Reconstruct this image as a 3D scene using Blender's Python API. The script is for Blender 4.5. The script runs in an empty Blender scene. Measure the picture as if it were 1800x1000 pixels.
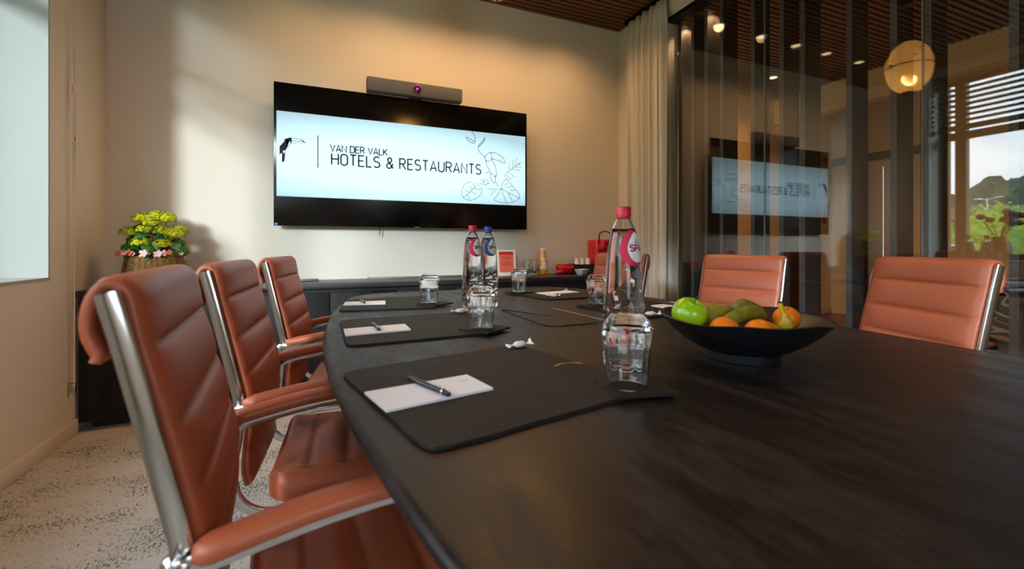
import bpy, bmesh, math, random
from math import sin, cos, pi, radians, sqrt, atan2
from mathutils import Vector, Matrix
random.seed(7)
SC = bpy.context.scene
COL = SC.collection

# ------------------------------------------------------------------ camera
cd = bpy.data.cameras.new('camera'); cam = bpy.data.objects.new('camera', cd); COL.objects.link(cam)
cam.location = (0, 0, 1.0); cam.rotation_euler = (pi/2, 0, radians(-23.2))
cd.sensor_width = 36; cd.lens = 15.7; cd.shift_y = -67/1800
cd.clip_start = .02; cd.clip_end = 2000
cd.dof.use_dof = True; cd.dof.focus_distance = 1.75; cd.dof.aperture_fstop = 3.2
SC.camera = cam

# ------------------------------------------------------------------ world, daylight, exposure
w = bpy.data.worlds.new('sky'); SC.world = w; w.use_nodes = True
nt = w.node_tree; nt.nodes.clear()
tc = nt.nodes.new('ShaderNodeTexCoord'); mp = nt.nodes.new('ShaderNodeMapping')
mp.inputs['Scale'].default_value = (1, 1, 3.2)
ns = nt.nodes.new('ShaderNodeTexNoise'); ns.inputs['Scale'].default_value = 3.0; ns.inputs['Detail'].default_value = 7
cr = nt.nodes.new('ShaderNodeValToRGB')
cr.color_ramp.elements[0].position = .36; cr.color_ramp.elements[0].color = (.50, .66, .80, 1)
cr.color_ramp.elements[1].position = .58; cr.color_ramp.elements[1].color = (.94, .97, 1.0, 1)
bg = nt.nodes.new('ShaderNodeBackground'); bg.inputs['Strength'].default_value = 4.7
wo = nt.nodes.new('ShaderNodeOutputWorld')
nt.links.new(tc.outputs['Generated'], mp.inputs['Vector']); nt.links.new(mp.outputs['Vector'], ns.inputs['Vector'])
nt.links.new(ns.outputs['Fac'], cr.inputs['Fac']); nt.links.new(cr.outputs['Color'], bg.inputs['Color'])
nt.links.new(bg.outputs['Background'], wo.inputs['Surface'])

# hazy low sun entering through the windows of the left wall
sn = bpy.data.lights.new('hazy_sun', 'SUN'); sn.energy = 2.9; sn.angle = radians(8); sn.color = (.76, .91, 1.0)
so = bpy.data.objects.new('hazy_sun', sn); COL.objects.link(so); so.location = (-6, -8, 6)
so.rotation_euler = Vector((.50, .87, -.24)).to_track_quat('-Z', 'Y').to_euler()

vs = SC.view_settings
vs.view_transform = 'Standard'; vs.look = 'None'; vs.exposure = 0.6; vs.gamma = 1.0; vs.use_curve_mapping = False
SC.cycles.max_bounces = 10; SC.cycles.transmission_bounces = 10; SC.cycles.transparent_max_bounces = 16
SC.cycles.caustics_reflective = False; SC.cycles.caustics_refractive = False
SC.cycles.sample_clamp_indirect = 4.0

# ------------------------------------------------------------------ materials
def s2l(c):
    return tuple(((v/255)/12.92 if v/255 <= .04045 else ((v/255+.055)/1.055)**2.4) for v in c) + (1,)
MATS = {}
def mat(name, rgb, rough=.5, metal=0, spec=.5, coat=0, trans=0, ior=1.45, bump=None, mottle=None, alpha=1, emit=None, sheen=0):
    m = bpy.data.materials.new(name); m.use_nodes = True; t = m.node_tree
    b = t.nodes['Principled BSDF']
    col = s2l(rgb)
    b.inputs['Base Color'].default_value = col; b.inputs['Roughness'].default_value = rough
    b.inputs['Metallic'].default_value = metal; b.inputs['Specular IOR Level'].default_value = spec
    b.inputs['Coat Weight'].default_value = coat; b.inputs['Transmission Weight'].default_value = trans; b.inputs['IOR'].default_value = ior
    if sheen: b.inputs['Sheen Weight'].default_value = sheen
    if emit:
        b.inputs['Emission Color'].default_value = s2l(emit[0]); b.inputs['Emission Strength'].default_value = emit[1]
    if bump or mottle:
        tcn = t.nodes.new('ShaderNodeTexCoord')
    if mottle:   # (scale vec, rgb2, lo, hi)
        mpn = t.nodes.new('ShaderNodeMapping'); mpn.inputs['Scale'].default_value = mottle[0]
        n = t.nodes.new('ShaderNodeTexNoise'); n.inputs['Scale'].default_value = 1; n.inputs['Detail'].default_value = 6; n.inputs['Roughness'].default_value = .6
        if len(mottle) > 4: n.inputs['Distortion'].default_value = mottle[4]
        r = t.nodes.new('ShaderNodeValToRGB'); r.color_ramp.elements[0].position = mottle[2]; r.color_ramp.elements[1].position = mottle[3]
        r.color_ramp.elements[0].color = col; r.color_ramp.elements[1].color = s2l(mottle[1])
        t.links.new(tcn.outputs['Object'], mpn.inputs['Vector']); t.links.new(mpn.outputs['Vector'], n.inputs['Vector'])
        t.links.new(n.outputs['Fac'], r.inputs['Fac']); t.links.new(r.outputs['Color'], b.inputs['Base Color'])
    if bump:     # (scale vec, strength, distance)
        mpb = t.nodes.new('ShaderNodeMapping'); mpb.inputs['Scale'].default_value = bump[0]
        nb = t.nodes.new('ShaderNodeTexNoise'); nb.inputs['Scale'].default_value = 1; nb.inputs['Detail'].default_value = 4
        bn = t.nodes.new('ShaderNodeBump'); bn.inputs['Strength'].default_value = bump[1]; bn.inputs['Distance'].default_value = bump[2]
        t.links.new(tcn.outputs['Object'], mpb.inputs['Vector']); t.links.new(mpb.outputs['Vector'], nb.inputs['Vector'])
        t.links.new(nb.outputs['Fac'], bn.inputs['Height']); t.links.new(bn.outputs['Normal'], b.inputs['Normal'])
    MATS[name] = m
    return m
def pane_mat(name, tint, f0):          # clear sheet: Schlick reflection on both faces, tinted see-through
    m = bpy.data.materials.new(name); m.use_nodes = True; t = m.node_tree; t.nodes.clear()
    o = t.nodes.new('ShaderNodeOutputMaterial'); mx = t.nodes.new('ShaderNodeMixShader'); lw = t.nodes.new('ShaderNodeLayerWeight'); lw.inputs['Blend'].default_value = .5
    pw = t.nodes.new('ShaderNodeMath'); pw.operation = 'POWER'; pw.inputs[1].default_value = 5
    ma = t.nodes.new('ShaderNodeMath'); ma.operation = 'MULTIPLY_ADD'; ma.inputs[1].default_value = 1-f0; ma.inputs[2].default_value = f0
    tr = t.nodes.new('ShaderNodeBsdfTransparent'); tr.inputs['Color'].default_value = tint
    g = t.nodes.new('ShaderNodeBsdfGlossy'); g.inputs['Roughness'].default_value = 0.0; g.inputs['Color'].default_value = (1, 1, 1, 1)
    t.links.new(lw.outputs['Facing'], pw.inputs[0]); t.links.new(pw.outputs[0], ma.inputs[0]); t.links.new(ma.outputs[0], mx.inputs['Fac'])
    t.links.new(tr.outputs['BSDF'], mx.inputs[1]); t.links.new(g.outputs['BSDF'], mx.inputs[2])
    t.links.new(mx.outputs['Shader'], o.inputs['Surface']); MATS[name] = m
    return m
def fabric_mat(name, rgb, tl):
    m = bpy.data.materials.new(name); m.use_nodes = True; t = m.node_tree; t.nodes.clear()
    o = t.nodes.new('ShaderNodeOutputMaterial'); mx = t.nodes.new('ShaderNodeMixShader'); mx.inputs['Fac'].default_value = tl
    d = t.nodes.new('ShaderNodeBsdfDiffuse'); d.inputs['Color'].default_value = s2l(rgb)
    l = t.nodes.new('ShaderNodeBsdfTranslucent'); l.inputs['Color'].default_value = s2l(rgb)
    t.links.new(d.outputs['BSDF'], mx.inputs[1]); t.links.new(l.outputs['BSDF'], mx.inputs[2]); t.links.new(mx.outputs['Shader'], o.inputs['Surface'])
    MATS[name] = m; return m
def globe_mat(name, rgb):
    m = bpy.data.materials.new(name); m.use_nodes = True; t = m.node_tree; t.nodes.clear()
    o = t.nodes.new('ShaderNodeOutputMaterial'); mx = t.nodes.new('ShaderNodeMixShader'); mx.inputs['Fac'].default_value = .965
    a = t.nodes.new('ShaderNodeBsdfTransparent'); a.inputs['Color'].default_value = s2l(rgb)
    l = t.nodes.new('ShaderNodeBsdfTranslucent'); l.inputs['Color'].default_value = s2l(rgb)
    d = t.nodes.new('ShaderNodeBsdfDiffuse'); d.inputs['Color'].default_value = s2l(rgb)
    m2 = t.nodes.new('ShaderNodeMixShader'); m2.inputs['Fac'].default_value = .35
    t.links.new(l.outputs['BSDF'], m2.inputs[1]); t.links.new(d.outputs['BSDF'], m2.inputs[2])
    t.links.new(a.outputs['BSDF'], mx.inputs[1]); t.links.new(m2.outputs['Shader'], mx.inputs[2]); t.links.new(mx.outputs['Shader'], o.inputs['Surface'])
    MATS[name] = m; return m
def emit_mat(name, rgb, strength):
    m = bpy.data.materials.new(name); m.use_nodes = True; t = m.node_tree; t.nodes.clear()
    o = t.nodes.new('ShaderNodeOutputMaterial'); e = t.nodes.new('ShaderNodeEmission'); e.inputs['Color'].default_value = s2l(rgb); e.inputs['Strength'].default_value = strength
    t.links.new(e.outputs['Emission'], o.inputs['Surface']); MATS[name] = m; return m

mat('paint', (226, 214, 197), .85, bump=((180, 180, 180), .08, .002))
mat('paint_tan', (206, 166, 112), .85)
mat('blackboard_wood', (34, 30, 30), .6, spec=.3, mottle=((26, 26, 2.2), (20, 17, 17), .35, .65), bump=((60, 60, 3), .25, .002))
mat('sideboard_top', (52, 48, 48), .38, mottle=((2, 24, 24), (40, 36, 36), .35, .65))
mat('slat_wood', (122, 80, 50), .55, mottle=((1.5, 30, 30), (92, 58, 36), .35, .65))
mat('slat_backing', (26, 18, 14), .9)
mat('fin_wood', (54, 48, 46), .42, mottle=((30, 30, 1.6), (38, 33, 31), .35, .65))
mat('fin_edge', (84, 87, 94), .5)
mat('black_metal', (18, 18, 19), .4, metal=.6)
mat('leather', (166, 84, 54), .42, spec=.5, bump=((420, 420, 420), .18, .0012))
mat('leather_stitch', (112, 52, 34), .6)
mat('chrome', (206, 206, 204), .14, metal=1)
mat('castor_black', (14, 14, 15), .35)
mat('slate', (30, 27, 26), .7, spec=.28, bump=((90, 90, 90), .35, .0015), mottle=((14, 14, 14), (40, 36, 35), .4, .7))
mat('slate_edge', (96, 98, 100), .6)
mat('paper', (240, 238, 244), .7)
mat('pen_dark', (28, 30, 38), .3)
mat('glass', (255, 255, 255), .0, trans=1, ior=1.47, spec=.5)
mat('water_glass', (250, 253, 253), .0, trans=1, ior=1.34)
mat('water_glass_relief', (250, 253, 253), .0, trans=1, ior=1.34, bump=((120, 120, 120), 1.0, .004))
mat('cap_red', (214, 26, 46), .35)
mat('cap_blue', (36, 64, 176), .35)
mat('label_white', (240, 240, 240), .5)
mat('label_red', (214, 30, 76), .5)
mat('label_blue', (22, 92, 160), .5)
mat('label_text', (176, 24, 52), .5)
mat('label_text_blue', (30, 44, 88), .5)
mat('label_grey', (120, 120, 126), .5)
mat('bowl_black', (24, 26, 30), .38, bump=((26, 26, 26), .12, .004))
mat('apple', (158, 206, 20), .22, coat=.3, mottle=((60, 60, 60), (172, 214, 50), .5, .75))
mat('orange', (250, 128, 8), .4, bump=((300, 300, 300), .3, .001))
mat('banana', (226, 182, 34), .45, mottle=((40, 40, 40), (130, 112, 30), .45, .72))
mat('banana_green', (128, 124, 26), .45, mottle=((30, 30, 30), (96, 72, 24), .45, .75))
mat('pear', (150, 142, 40), .45, mottle=((50, 50, 50), (106, 92, 34), .45, .75))
mat('fruit_stem', (64, 44, 28), .7)
mat('tv_black', (2, 2, 2), .17, spec=.6)
mat('tv_body', (14, 14, 15), .5)
mat('ink', (18, 28, 44), .6)
mat('ink_grey', (110, 122, 118), .6)
mat('ink_pale', (176, 196, 196), .6)
mat('bar_fabric', (98, 98, 102), .9, bump=((400, 400, 400), .5, .002))
mat('lens', (70, 12, 52), .08, spec=.8)
mat('lens_ring', (150, 52, 110), .3, metal=.5)
mat('gold', (196, 150, 60), .3, metal=1)
mat('brass', (176, 130, 60), .25, metal=1)
mat('curtain', (210, 201, 186), .9, sheen=.2, bump=((300, 300, 12), .3, .002))
mat('cord', (236, 214, 200), .6)
mat('basket', (142, 106, 44), .55, metal=.25, mottle=((90, 90, 260), (92, 62, 22), .4, .6), bump=((60, 60, 320), .9, .004))
mat('leaf', (50, 104, 34), .5, mottle=((40, 40, 40), (30, 70, 26), .4, .65))
mat('leaf_pale', (96, 128, 84), .55)
mat('moss', (52, 128, 34), .8)
mat('flower_yellow', (206, 206, 24), .6, mottle=((150, 150, 150), (160, 176, 20), .45, .65))
mat('flower_pink', (244, 190, 190), .6)
mat('flower_coral', (226, 104, 70), .6)
mat('juice', (240, 158, 16), .25, coat=.6)
mat('juice_low', (206, 128, 12), .25, coat=.6)
mat('cream', (244, 240, 226), .6)
mat('red_gloss', (206, 14, 20), .3, coat=.4)
mat('red_print', (206, 46, 42), .5)
mat('coral_print', (234, 120, 92), .5)
mat('china', (238, 238, 240), .25)
mat('box_black', (26, 23, 22), .5)
mat('cup_white', (246, 242, 234), .6)
mat('wrap_white', (244, 240, 240), .45, bump=((120, 120, 120), .7, .004))
mat('lobby_floor', (120, 78, 46), .4, mottle=((1.2, 14, 14), (96, 60, 36), .35, .65))
mat('steel', (186, 182, 176), .32, metal=1, bump=((2, 2, 160), .1, .001))
mat('strip_blue_sheen', (150, 170, 186), .16, metal=1)  # blue reflection of the television tinted into the metal colour
mat('tan_frame', (150, 124, 92), .5)
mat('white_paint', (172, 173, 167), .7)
mat('white_frame', (226, 228, 228), .5)
mat('brick', (142, 62, 56), .85, mottle=((30, 30, 30), (112, 44, 42), .4, .65))
mat('bridge_deck', (168, 132, 122), .85)
mat('mortar', (196, 190, 182), .9)
mat('concrete', (160, 158, 152), .9, mottle=((.6, .6, .6), (140, 138, 134), .4, .6))
mat('grass', (96, 122, 56), .9)
mat('asphalt', (96, 98, 102), .9)
mat('tree_leaf', (188, 214, 92), .7, mottle=((1.4, 1.4, 1.4), (120, 168, 50), .4, .65))
mat('forest', (66, 92, 62), .9, mottle=((.06, .06, .09), (40, 64, 46), .4, .62))
mat('bark', (82, 64, 48), .9)
mat('car_paint', (120, 160, 172), .25, coat=.8)
mat('car_glass', (24, 30, 34), .1)
mat('vase', (104, 74, 56), .5)
mat('dried', (140, 84, 62), .8)
mat('art_red', (170, 40, 44), .6)
mat('art_paper', (206, 176, 140), .7)
mat('silicone', (120, 124, 126), .4)
pane_mat('partition_glass', (.93, .94, .93, 1), .085)
pane_mat('window_glass', (.97, .98, .98, 1), .04)
fabric_mat('blind', (236, 242, 242), .72)
globe_mat('globe_glass', (240, 216, 168))
emit_mat('bulb', (255, 186, 96), 16)
emit_mat('led', (255, 190, 110), 30)
emit_mat('spot_disc', (255, 216, 160), 2.5)
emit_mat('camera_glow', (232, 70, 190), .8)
emit_mat('sticker_glow', (70, 150, 220), .8)

# carpet: pale loop pile with dark broken streaks
def carpet():
    m = mat('carpet', (206, 198, 186), .95); t = m.node_tree; b = t.nodes['Principled BSDF']
    tcn = t.nodes.new('ShaderNodeTexCoord')
    def noise(sc, det, dist=0):
        mpn = t.nodes.new('ShaderNodeMapping'); mpn.inputs['Scale'].default_value = sc; mpn.inputs['Rotation'].default_value = (0, 0, radians(18))
        n = t.nodes.new('ShaderNodeTexNoise'); n.inputs['Scale'].default_value = 1; n.inputs['Detail'].default_value = det; n.inputs['Distortion'].default_value = dist
        t.links.new(tcn.outputs['Object'], mpn.inputs['Vector']); t.links.new(mpn.outputs['Vector'], n.inputs['Vector']); return n
    a = noise((150, 70, 60), 5, .8); c = noise((3.2, 5.5, 4), 4, .4)
    ad = t.nodes.new('ShaderNodeMath'); ad.operation = 'MULTIPLY_ADD'; ad.inputs[1].default_value = .55
    t.links.new(c.outputs['Fac'], ad.inputs[0]); t.links.new(a.outputs['Fac'], ad.inputs[2])
    r = t.nodes.new('ShaderNodeValToRGB'); e = r.color_ramp.elements
    e[0].position = .60; e[0].color = s2l((96, 92, 88)); e[1].position = .76; e[1].color = s2l((206, 199, 189))
    t.links.new(ad.outputs[0], r.inputs['Fac']); t.links.new(r.outputs['Color'], b.inputs['Base Color'])
    f = noise((420, 420, 420), 2); bn = t.nodes.new('ShaderNodeBump'); bn.inputs['Strength'].default_value = .6; bn.inputs['Distance'].default_value = .004
    t.links.new(f.outputs['Fac'], bn.inputs['Height']); t.links.new(bn.outputs['Normal'], b.inputs['Normal'])
carpet()

# table veneer: near-black brown oak with cathedral grain in slight relief and sheen
def veneer():
    m = mat('veneer', (44, 34, 30), .42, spec=.30); t = m.node_tree; b = t.nodes['Principled BSDF']
    tcn = t.nodes.new('ShaderNodeTexCoord'); mpn = t.nodes.new('ShaderNodeMapping'); mpn.inputs['Scale'].default_value = (3.4, 1.0, 1)
    n = t.nodes.new('ShaderNodeTexNoise'); n.inputs['Scale'].default_value = 1.1; n.inputs['Detail'].default_value = 3; n.inputs['Distortion'].default_value = 1.0
    mu = t.nodes.new('ShaderNodeMath'); mu.operation = 'MULTIPLY'; mu.inputs[1].default_value = 26
    sn = t.nodes.new('ShaderNodeMath'); sn.operation = 'SINE'
    mp2 = t.nodes.new('ShaderNodeMapping'); mp2.inputs['Scale'].default_value = (90, 26, 1)
    n2 = t.nodes.new('ShaderNodeTexNoise'); n2.inputs['Scale'].default_value = 1; n2.inputs['Detail'].default_value = 5
    t.links.new(tcn.outputs['Object'], mpn.inputs['Vector']); t.links.new(mpn.outputs['Vector'], n.inputs['Vector'])
    t.links.new(tcn.outputs['Object'], mp2.inputs['Vector']); t.links.new(mp2.outputs['Vector'], n2.inputs['Vector'])
    t.links.new(n.outputs['Fac'], mu.inputs[0]); t.links.new(mu.outputs[0], sn.inputs[0])
    ad = t.nodes.new('ShaderNodeMath'); ad.operation = 'MULTIPLY_ADD'; ad.inputs[1].default_value = .17
    t.links.new(sn.outputs[0], ad.inputs[0]); t.links.new(n2.outputs['Fac'], ad.inputs[2])
    r = t.nodes.new('ShaderNodeValToRGB'); e = r.color_ramp.elements
    e[0].position = .30; e[0].color = s2l((20, 14, 13)); e[1].position = .76; e[1].color = s2l((44, 36, 35))
    t.links.new(ad.outputs[0], r.inputs['Fac']); t.links.new(r.outputs['Color'], b.inputs['Base Color'])
    r2 = t.nodes.new('ShaderNodeMapRange'); r2.inputs['From Min'].default_value = .2; r2.inputs['From Max'].default_value = .8
    r2.inputs['To Min'].default_value = .36; r2.inputs['To Max'].default_value = .54
    t.links.new(ad.outputs[0], r2.inputs['Value']); t.links.new(r2.outputs['Result'], b.inputs['Roughness'])
    bn = t.nodes.new('ShaderNodeBump'); bn.inputs['Strength'].default_value = .06; bn.inputs['Distance'].default_value = .002
    t.links.new(ad.outputs[0], bn.inputs['Height']); t.links.new(bn.outputs['Normal'], b.inputs['Normal'])
veneer()

# picture on the display: white fading to pale blue towards its upper and lower edges
def picture():
    m = bpy.data.materials.new('picture'); m.use_nodes = True; t = m.node_tree; t.nodes.clear()
    o = t.nodes.new('ShaderNodeOutputMaterial'); e = t.nodes.new('ShaderNodeEmission'); e.inputs['Strength'].default_value = 1.05
    tcn = t.nodes.new('ShaderNodeTexCoord'); sp = t.nodes.new('ShaderNodeSeparateXYZ'); t.links.new(tcn.outputs['Generated'], sp.inputs[0])
    def m1(op, a, b=None):
        n = t.nodes.new('ShaderNodeMath'); n.operation = op
        for k, v in ((0, a), (1, b)):
            if v is None: continue
            if isinstance(v, (int, float)): n.inputs[k].default_value = v
            else: t.links.new(v, n.inputs[k])
        return n.outputs[0]
    dx = m1('MULTIPLY', m1('ABSOLUTE', m1('SUBTRACT', sp.outputs['X'], .42)), 1.1)
    dz = m1('MULTIPLY', m1('ABSOLUTE', m1('SUBTRACT', sp.outputs['Z'], .45)), 1.6)
    d = m1('SQRT', m1('ADD', m1('MULTIPLY', dx, dx), m1('MULTIPLY', dz, dz)))
    r = t.nodes.new('ShaderNodeValToRGB'); el = r.color_ramp.elements
    el[0].position = .45; el[0].color = (.56, .86, 1, 1); el[1].position = .95; el[1].color = (.30, .44, .48, 1)
    t.links.new(d, r.inputs['Fac']); t.links.new(r.outputs['Color'], e.inputs['Color']); t.links.new(e.outputs['Emission'], o.inputs['Surface'])
    MATS['picture'] = m
picture()

# loud patterned upholstery of the lobby armchair
def upholstery():
    m = mat('upholstery', (200, 190, 176), .85); t = m.node_tree; b = t.nodes['Principled BSDF']
    tcn = t.nodes.new('ShaderNodeTexCoord'); mpn = t.nodes.new('ShaderNodeMapping'); mpn.inputs['Scale'].default_value = (2.4, 2.4, 4.2)
    n = t.nodes.new('ShaderNodeTexNoise'); n.inputs['Scale'].default_value = 1.2; n.inputs['Detail'].default_value = 1; n.inputs['Distortion'].default_value = 2.2
    r = t.nodes.new('ShaderNodeValToRGB'); r.color_ramp.interpolation = 'CONSTANT'
    r.color_ramp.elements.remove(r.color_ramp.elements[1])
    r.color_ramp.elements[0].position = 0; r.color_ramp.elements[0].color = s2l((30, 26, 30))
    for p, c in ((.36, (96, 24, 54)), (.42, (206, 196, 184)), (.47, (24, 66, 52)), (.52, (34, 28, 34)), (.56, (176, 44, 44)), (.61, (206, 196, 184)), (.66, (190, 116, 40)), (.71, (30, 26, 30))):
        e = r.color_ramp.elements.new(p); e.color = s2l(c)
    t.links.new(tcn.outputs['Object'], mpn.inputs['Vector']); t.links.new(mpn.outputs['Vector'], n.inputs['Vector'])
    t.links.new(n.outputs['Fac'], r.inputs['Fac']); t.links.new(r.outputs['Color'], b.inputs['Base Color'])
upholstery()

# ------------------------------------------------------------------ mesh helpers
def link(name, me, parent=None):
    o = bpy.data.objects.new(name, me); COL.objects.link(o)
    if parent: o.parent = parent
    return o
def obj(name, bm, m, parent=None, smooth=None):
    me = bpy.data.meshes.new(name)
    bmesh.ops.recalc_face_normals(bm, faces=bm.faces)
    bm.to_mesh(me); bm.free()
    me.materials.append(MATS[m])
    if smooth:
        for p in me.polygons: p.use_smooth = True
        if smooth is not True and smooth < 180: me.set_sharp_from_angle(angle=radians(smooth))
    return link(name, me, parent)
def raw(name, vs_, fs, m, parent=None, smooth=None):
    bm = bmesh.new(); vv = [bm.verts.new(v) for v in vs_]
    for f in fs:
        try: bm.faces.new([vv[i] for i in f])
        except ValueError: pass
    return obj(name, bm, m, parent, smooth)
def thing(name, label, cat, loc=(0, 0, 0), rotz=0, group=None):
    o = bpy.data.objects.new(name, None); COL.objects.link(o); o.empty_display_size = .05
    o.location = loc; o.rotation_euler = (0, 0, rotz); o['label'] = label; o['category'] = cat
    if group: o['group'] = group
    return o
def tag(o, label, cat, group=None):
    o['label'] = label; o['category'] = cat
    if group: o['group'] = group
    return o
def struct(o):
    o['kind'] = 'structure'; return o
def dup(root, label, loc, rotz, group=None):
    r = root.copy(); COL.objects.link(r); r.location = loc; r.rotation_euler = (0, 0, rotz); r['label'] = label
    if group: r['group'] = group
    for ch in list(root.children):
        c = ch.copy(); COL.objects.link(c); c.parent = r
        for g in ch.children:
            d = g.copy(); COL.objects.link(d); d.parent = c
    return r
def bx(bm, x0, x1, y0, y1, z0, z1, bev=0, seg=2, M=None):
    r = bmesh.ops.create_cube(bm, size=1)
    T = Matrix.Translation(((x0+x1)/2, (y0+y1)/2, (z0+z1)/2)) @ Matrix.Diagonal((x1-x0, y1-y0, z1-z0, 1))
    if M: T = M @ T
    bmesh.ops.transform(bm, matrix=T, verts=r['verts'])
    if bev:
        ed = list({e for v in r['verts'] for e in v.link_edges})
        bmesh.ops.bevel(bm, geom=ed, offset=bev, segments=seg, affect='EDGES', profile=.5)
def box(name, x0, x1, y0, y1, z0, z1, m, parent=None, bev=0, seg=2, M=None):
    bm = bmesh.new(); bx(bm, x0, x1, y0, y1, z0, z1, bev, seg, M)
    return obj(name, bm, m, parent, 40 if bev else None)
def lathe_bm(prof, n=32, bm=None, M=None, facet=0, cap=True):
    bm = bm or bmesh.new(); rings = []
    for (r, z) in prof:
        ring = []
        for k in range(n):
            a = 2*pi*k/n
            v = Vector((r*cos(a), r*sin(a), z))
            ring.append(bm.verts.new(M @ v if M else v))
        rings.append(ring)
    for a, b in zip(rings, rings[1:]):
        for k in range(n): bm.faces.new((a[k], a[(k+1) % n], b[(k+1) % n], b[k]))
    if cap:
        for rg in (rings[0], rings[-1]):
            bm.faces.new(rg)
    return bm
def lathe(name, prof, m, parent=None, n=32, smooth=50, loc=None, cap=True):
    M = Matrix.Translation(loc) if loc else None
    return obj(name, lathe_bm(prof, n, None, M, 0, cap), m, parent, smooth)
def closed_lathe_bm(prof, n=48):          # profile is a closed loop (walls with thickness)
    bm = bmesh.new(); rings = []
    for (r, z) in prof: rings.append([bm.verts.new((r*cos(2*pi*k/n), r*sin(2*pi*k/n), z)) for k in range(n)])
    L = len(rings)
    for i in range(L):
        a, b = rings[i], rings[(i+1) % L]
        for k in range(n): bm.faces.new((a[k], a[(k+1) % n], b[(k+1) % n], b[k]))
    return bm
def tube_bm(pts, r, n=8, bm=None, flat=None, closed=False, up=Vector((0, 0, 1))):
    """round tube, or a flat bar with flat=(half width along side, half thickness)"""
    bm = bm or bmesh.new(); P = [Vector(p) for p in pts]; rings = []
    N = len(P); prev = None
    for i in range(N):
        if closed: d = P[(i+1) % N] - P[i-1]
        else: d = P[min(i+1, N-1)] - P[max(i-1, 0)]
        d.normalize()
        s = d.cross(up)
        if s.length < 1e-4: s = prev or Vector((1, 0, 0))
        s.normalize(); prev = s; q = s.cross(d)
        rr = r[i] if isinstance(r, (list, tuple)) else r
        ring = []
        if flat:
            for a, b in ((1, .7), (.85, 1), (-.85, 1), (-1, .7), (-1, -.7), (-.85, -1), (.85, -1), (1, -.7)):
                ring.append(bm.verts.new(P[i] + s*a*flat[0] + q*b*flat[1]))
        else:
            for k in range(n):
                a = 2*pi*k/n; ring.append(bm.verts.new(P[i] + s*rr*cos(a) + q*rr*sin(a)))
        rings.append(ring)
    pairs = list(zip(rings, rings[1:])) + ([(rings[-1], rings[0])] if closed else [])
    for a, b in pairs:
        m_ = len(a)
        for k in range(m_): bm.faces.new((a[k], a[(k+1) % m_], b[(k+1) % m_], b[k]))
    if not closed: bm.faces.new(rings[0]); bm.faces.new(rings[-1])
    return bm
def tube(name, pts, r, m, parent=None, n=8, flat=None, closed=False, up=(0, 0, 1)):
    return obj(name, tube_bm(pts, r, n, None, flat, closed, Vector(up)), m, parent, 60)
def smooth_path(pts, k=6):
    P = [Vector(p) for p in pts]; out = []
    for i in range(len(P)-1):
        p0, p1, p2, p3 = P[max(i-1, 0)], P[i], P[i+1], P[min(i+2, len(P)-1)]
        for j in range(k):
            t = j/k
            out.append(.5*((2*p1) + (p2-p0)*t + (2*p0-5*p1+4*p2-p3)*t*t + (3*p1-p0-3*p2+p3)*t**3))
    out.append(P[-1]); return out
def prism_bm(outline, z0, z1, bm=None, bev=0, seg=2, top_only=False):
    bm = bm or bmesh.new()
    lo = [bm.verts.new((x, y, z0)) for x, y in outline]; hi = [bm.verts.new((x, y, z1)) for x, y in outline]
    n = len(lo); bm.faces.new(lo[::-1]); tf = bm.faces.new(hi)
    for i in range(n): bm.faces.new((lo[i], lo[(i+1) % n], hi[(i+1) % n], hi[i]))
    if bev:
        ed = [e for e in bm.edges if (e.verts[0] in hi and e.verts[1] in hi)]
        if not top_only: ed += [e for e in bm.edges if (e.verts[0] in lo and e.verts[1] in lo)]
        bmesh.ops.bevel(bm, geom=ed, offset=bev, segments=seg, affect='EDGES', profile=.5)
    return bm
def prism(name, outline, z0, z1, m, parent=None, bev=0, seg=2):
    return obj(name, prism_bm(outline, z0, z1, None, bev, seg), m, parent, 40)
def round_poly(pts, r, k=5):
    out = []; n = len(pts)
    for i in range(n):
        p = Vector(pts[i]); a = Vector(pts[i-1]); b = Vector(pts[(i+1) % n])
        rr = r[i] if isinstance(r, (list, tuple)) else r
        u = (a-p).normalized(); v = (b-p).normalized()
        p0 = p+u*rr; p1 = p+v*rr
        for j in range(k+1):
            t = j/k; out.append(tuple((1-t)**2*p0 + 2*t*(1-t)*p + t*t*p1))
    return out
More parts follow.
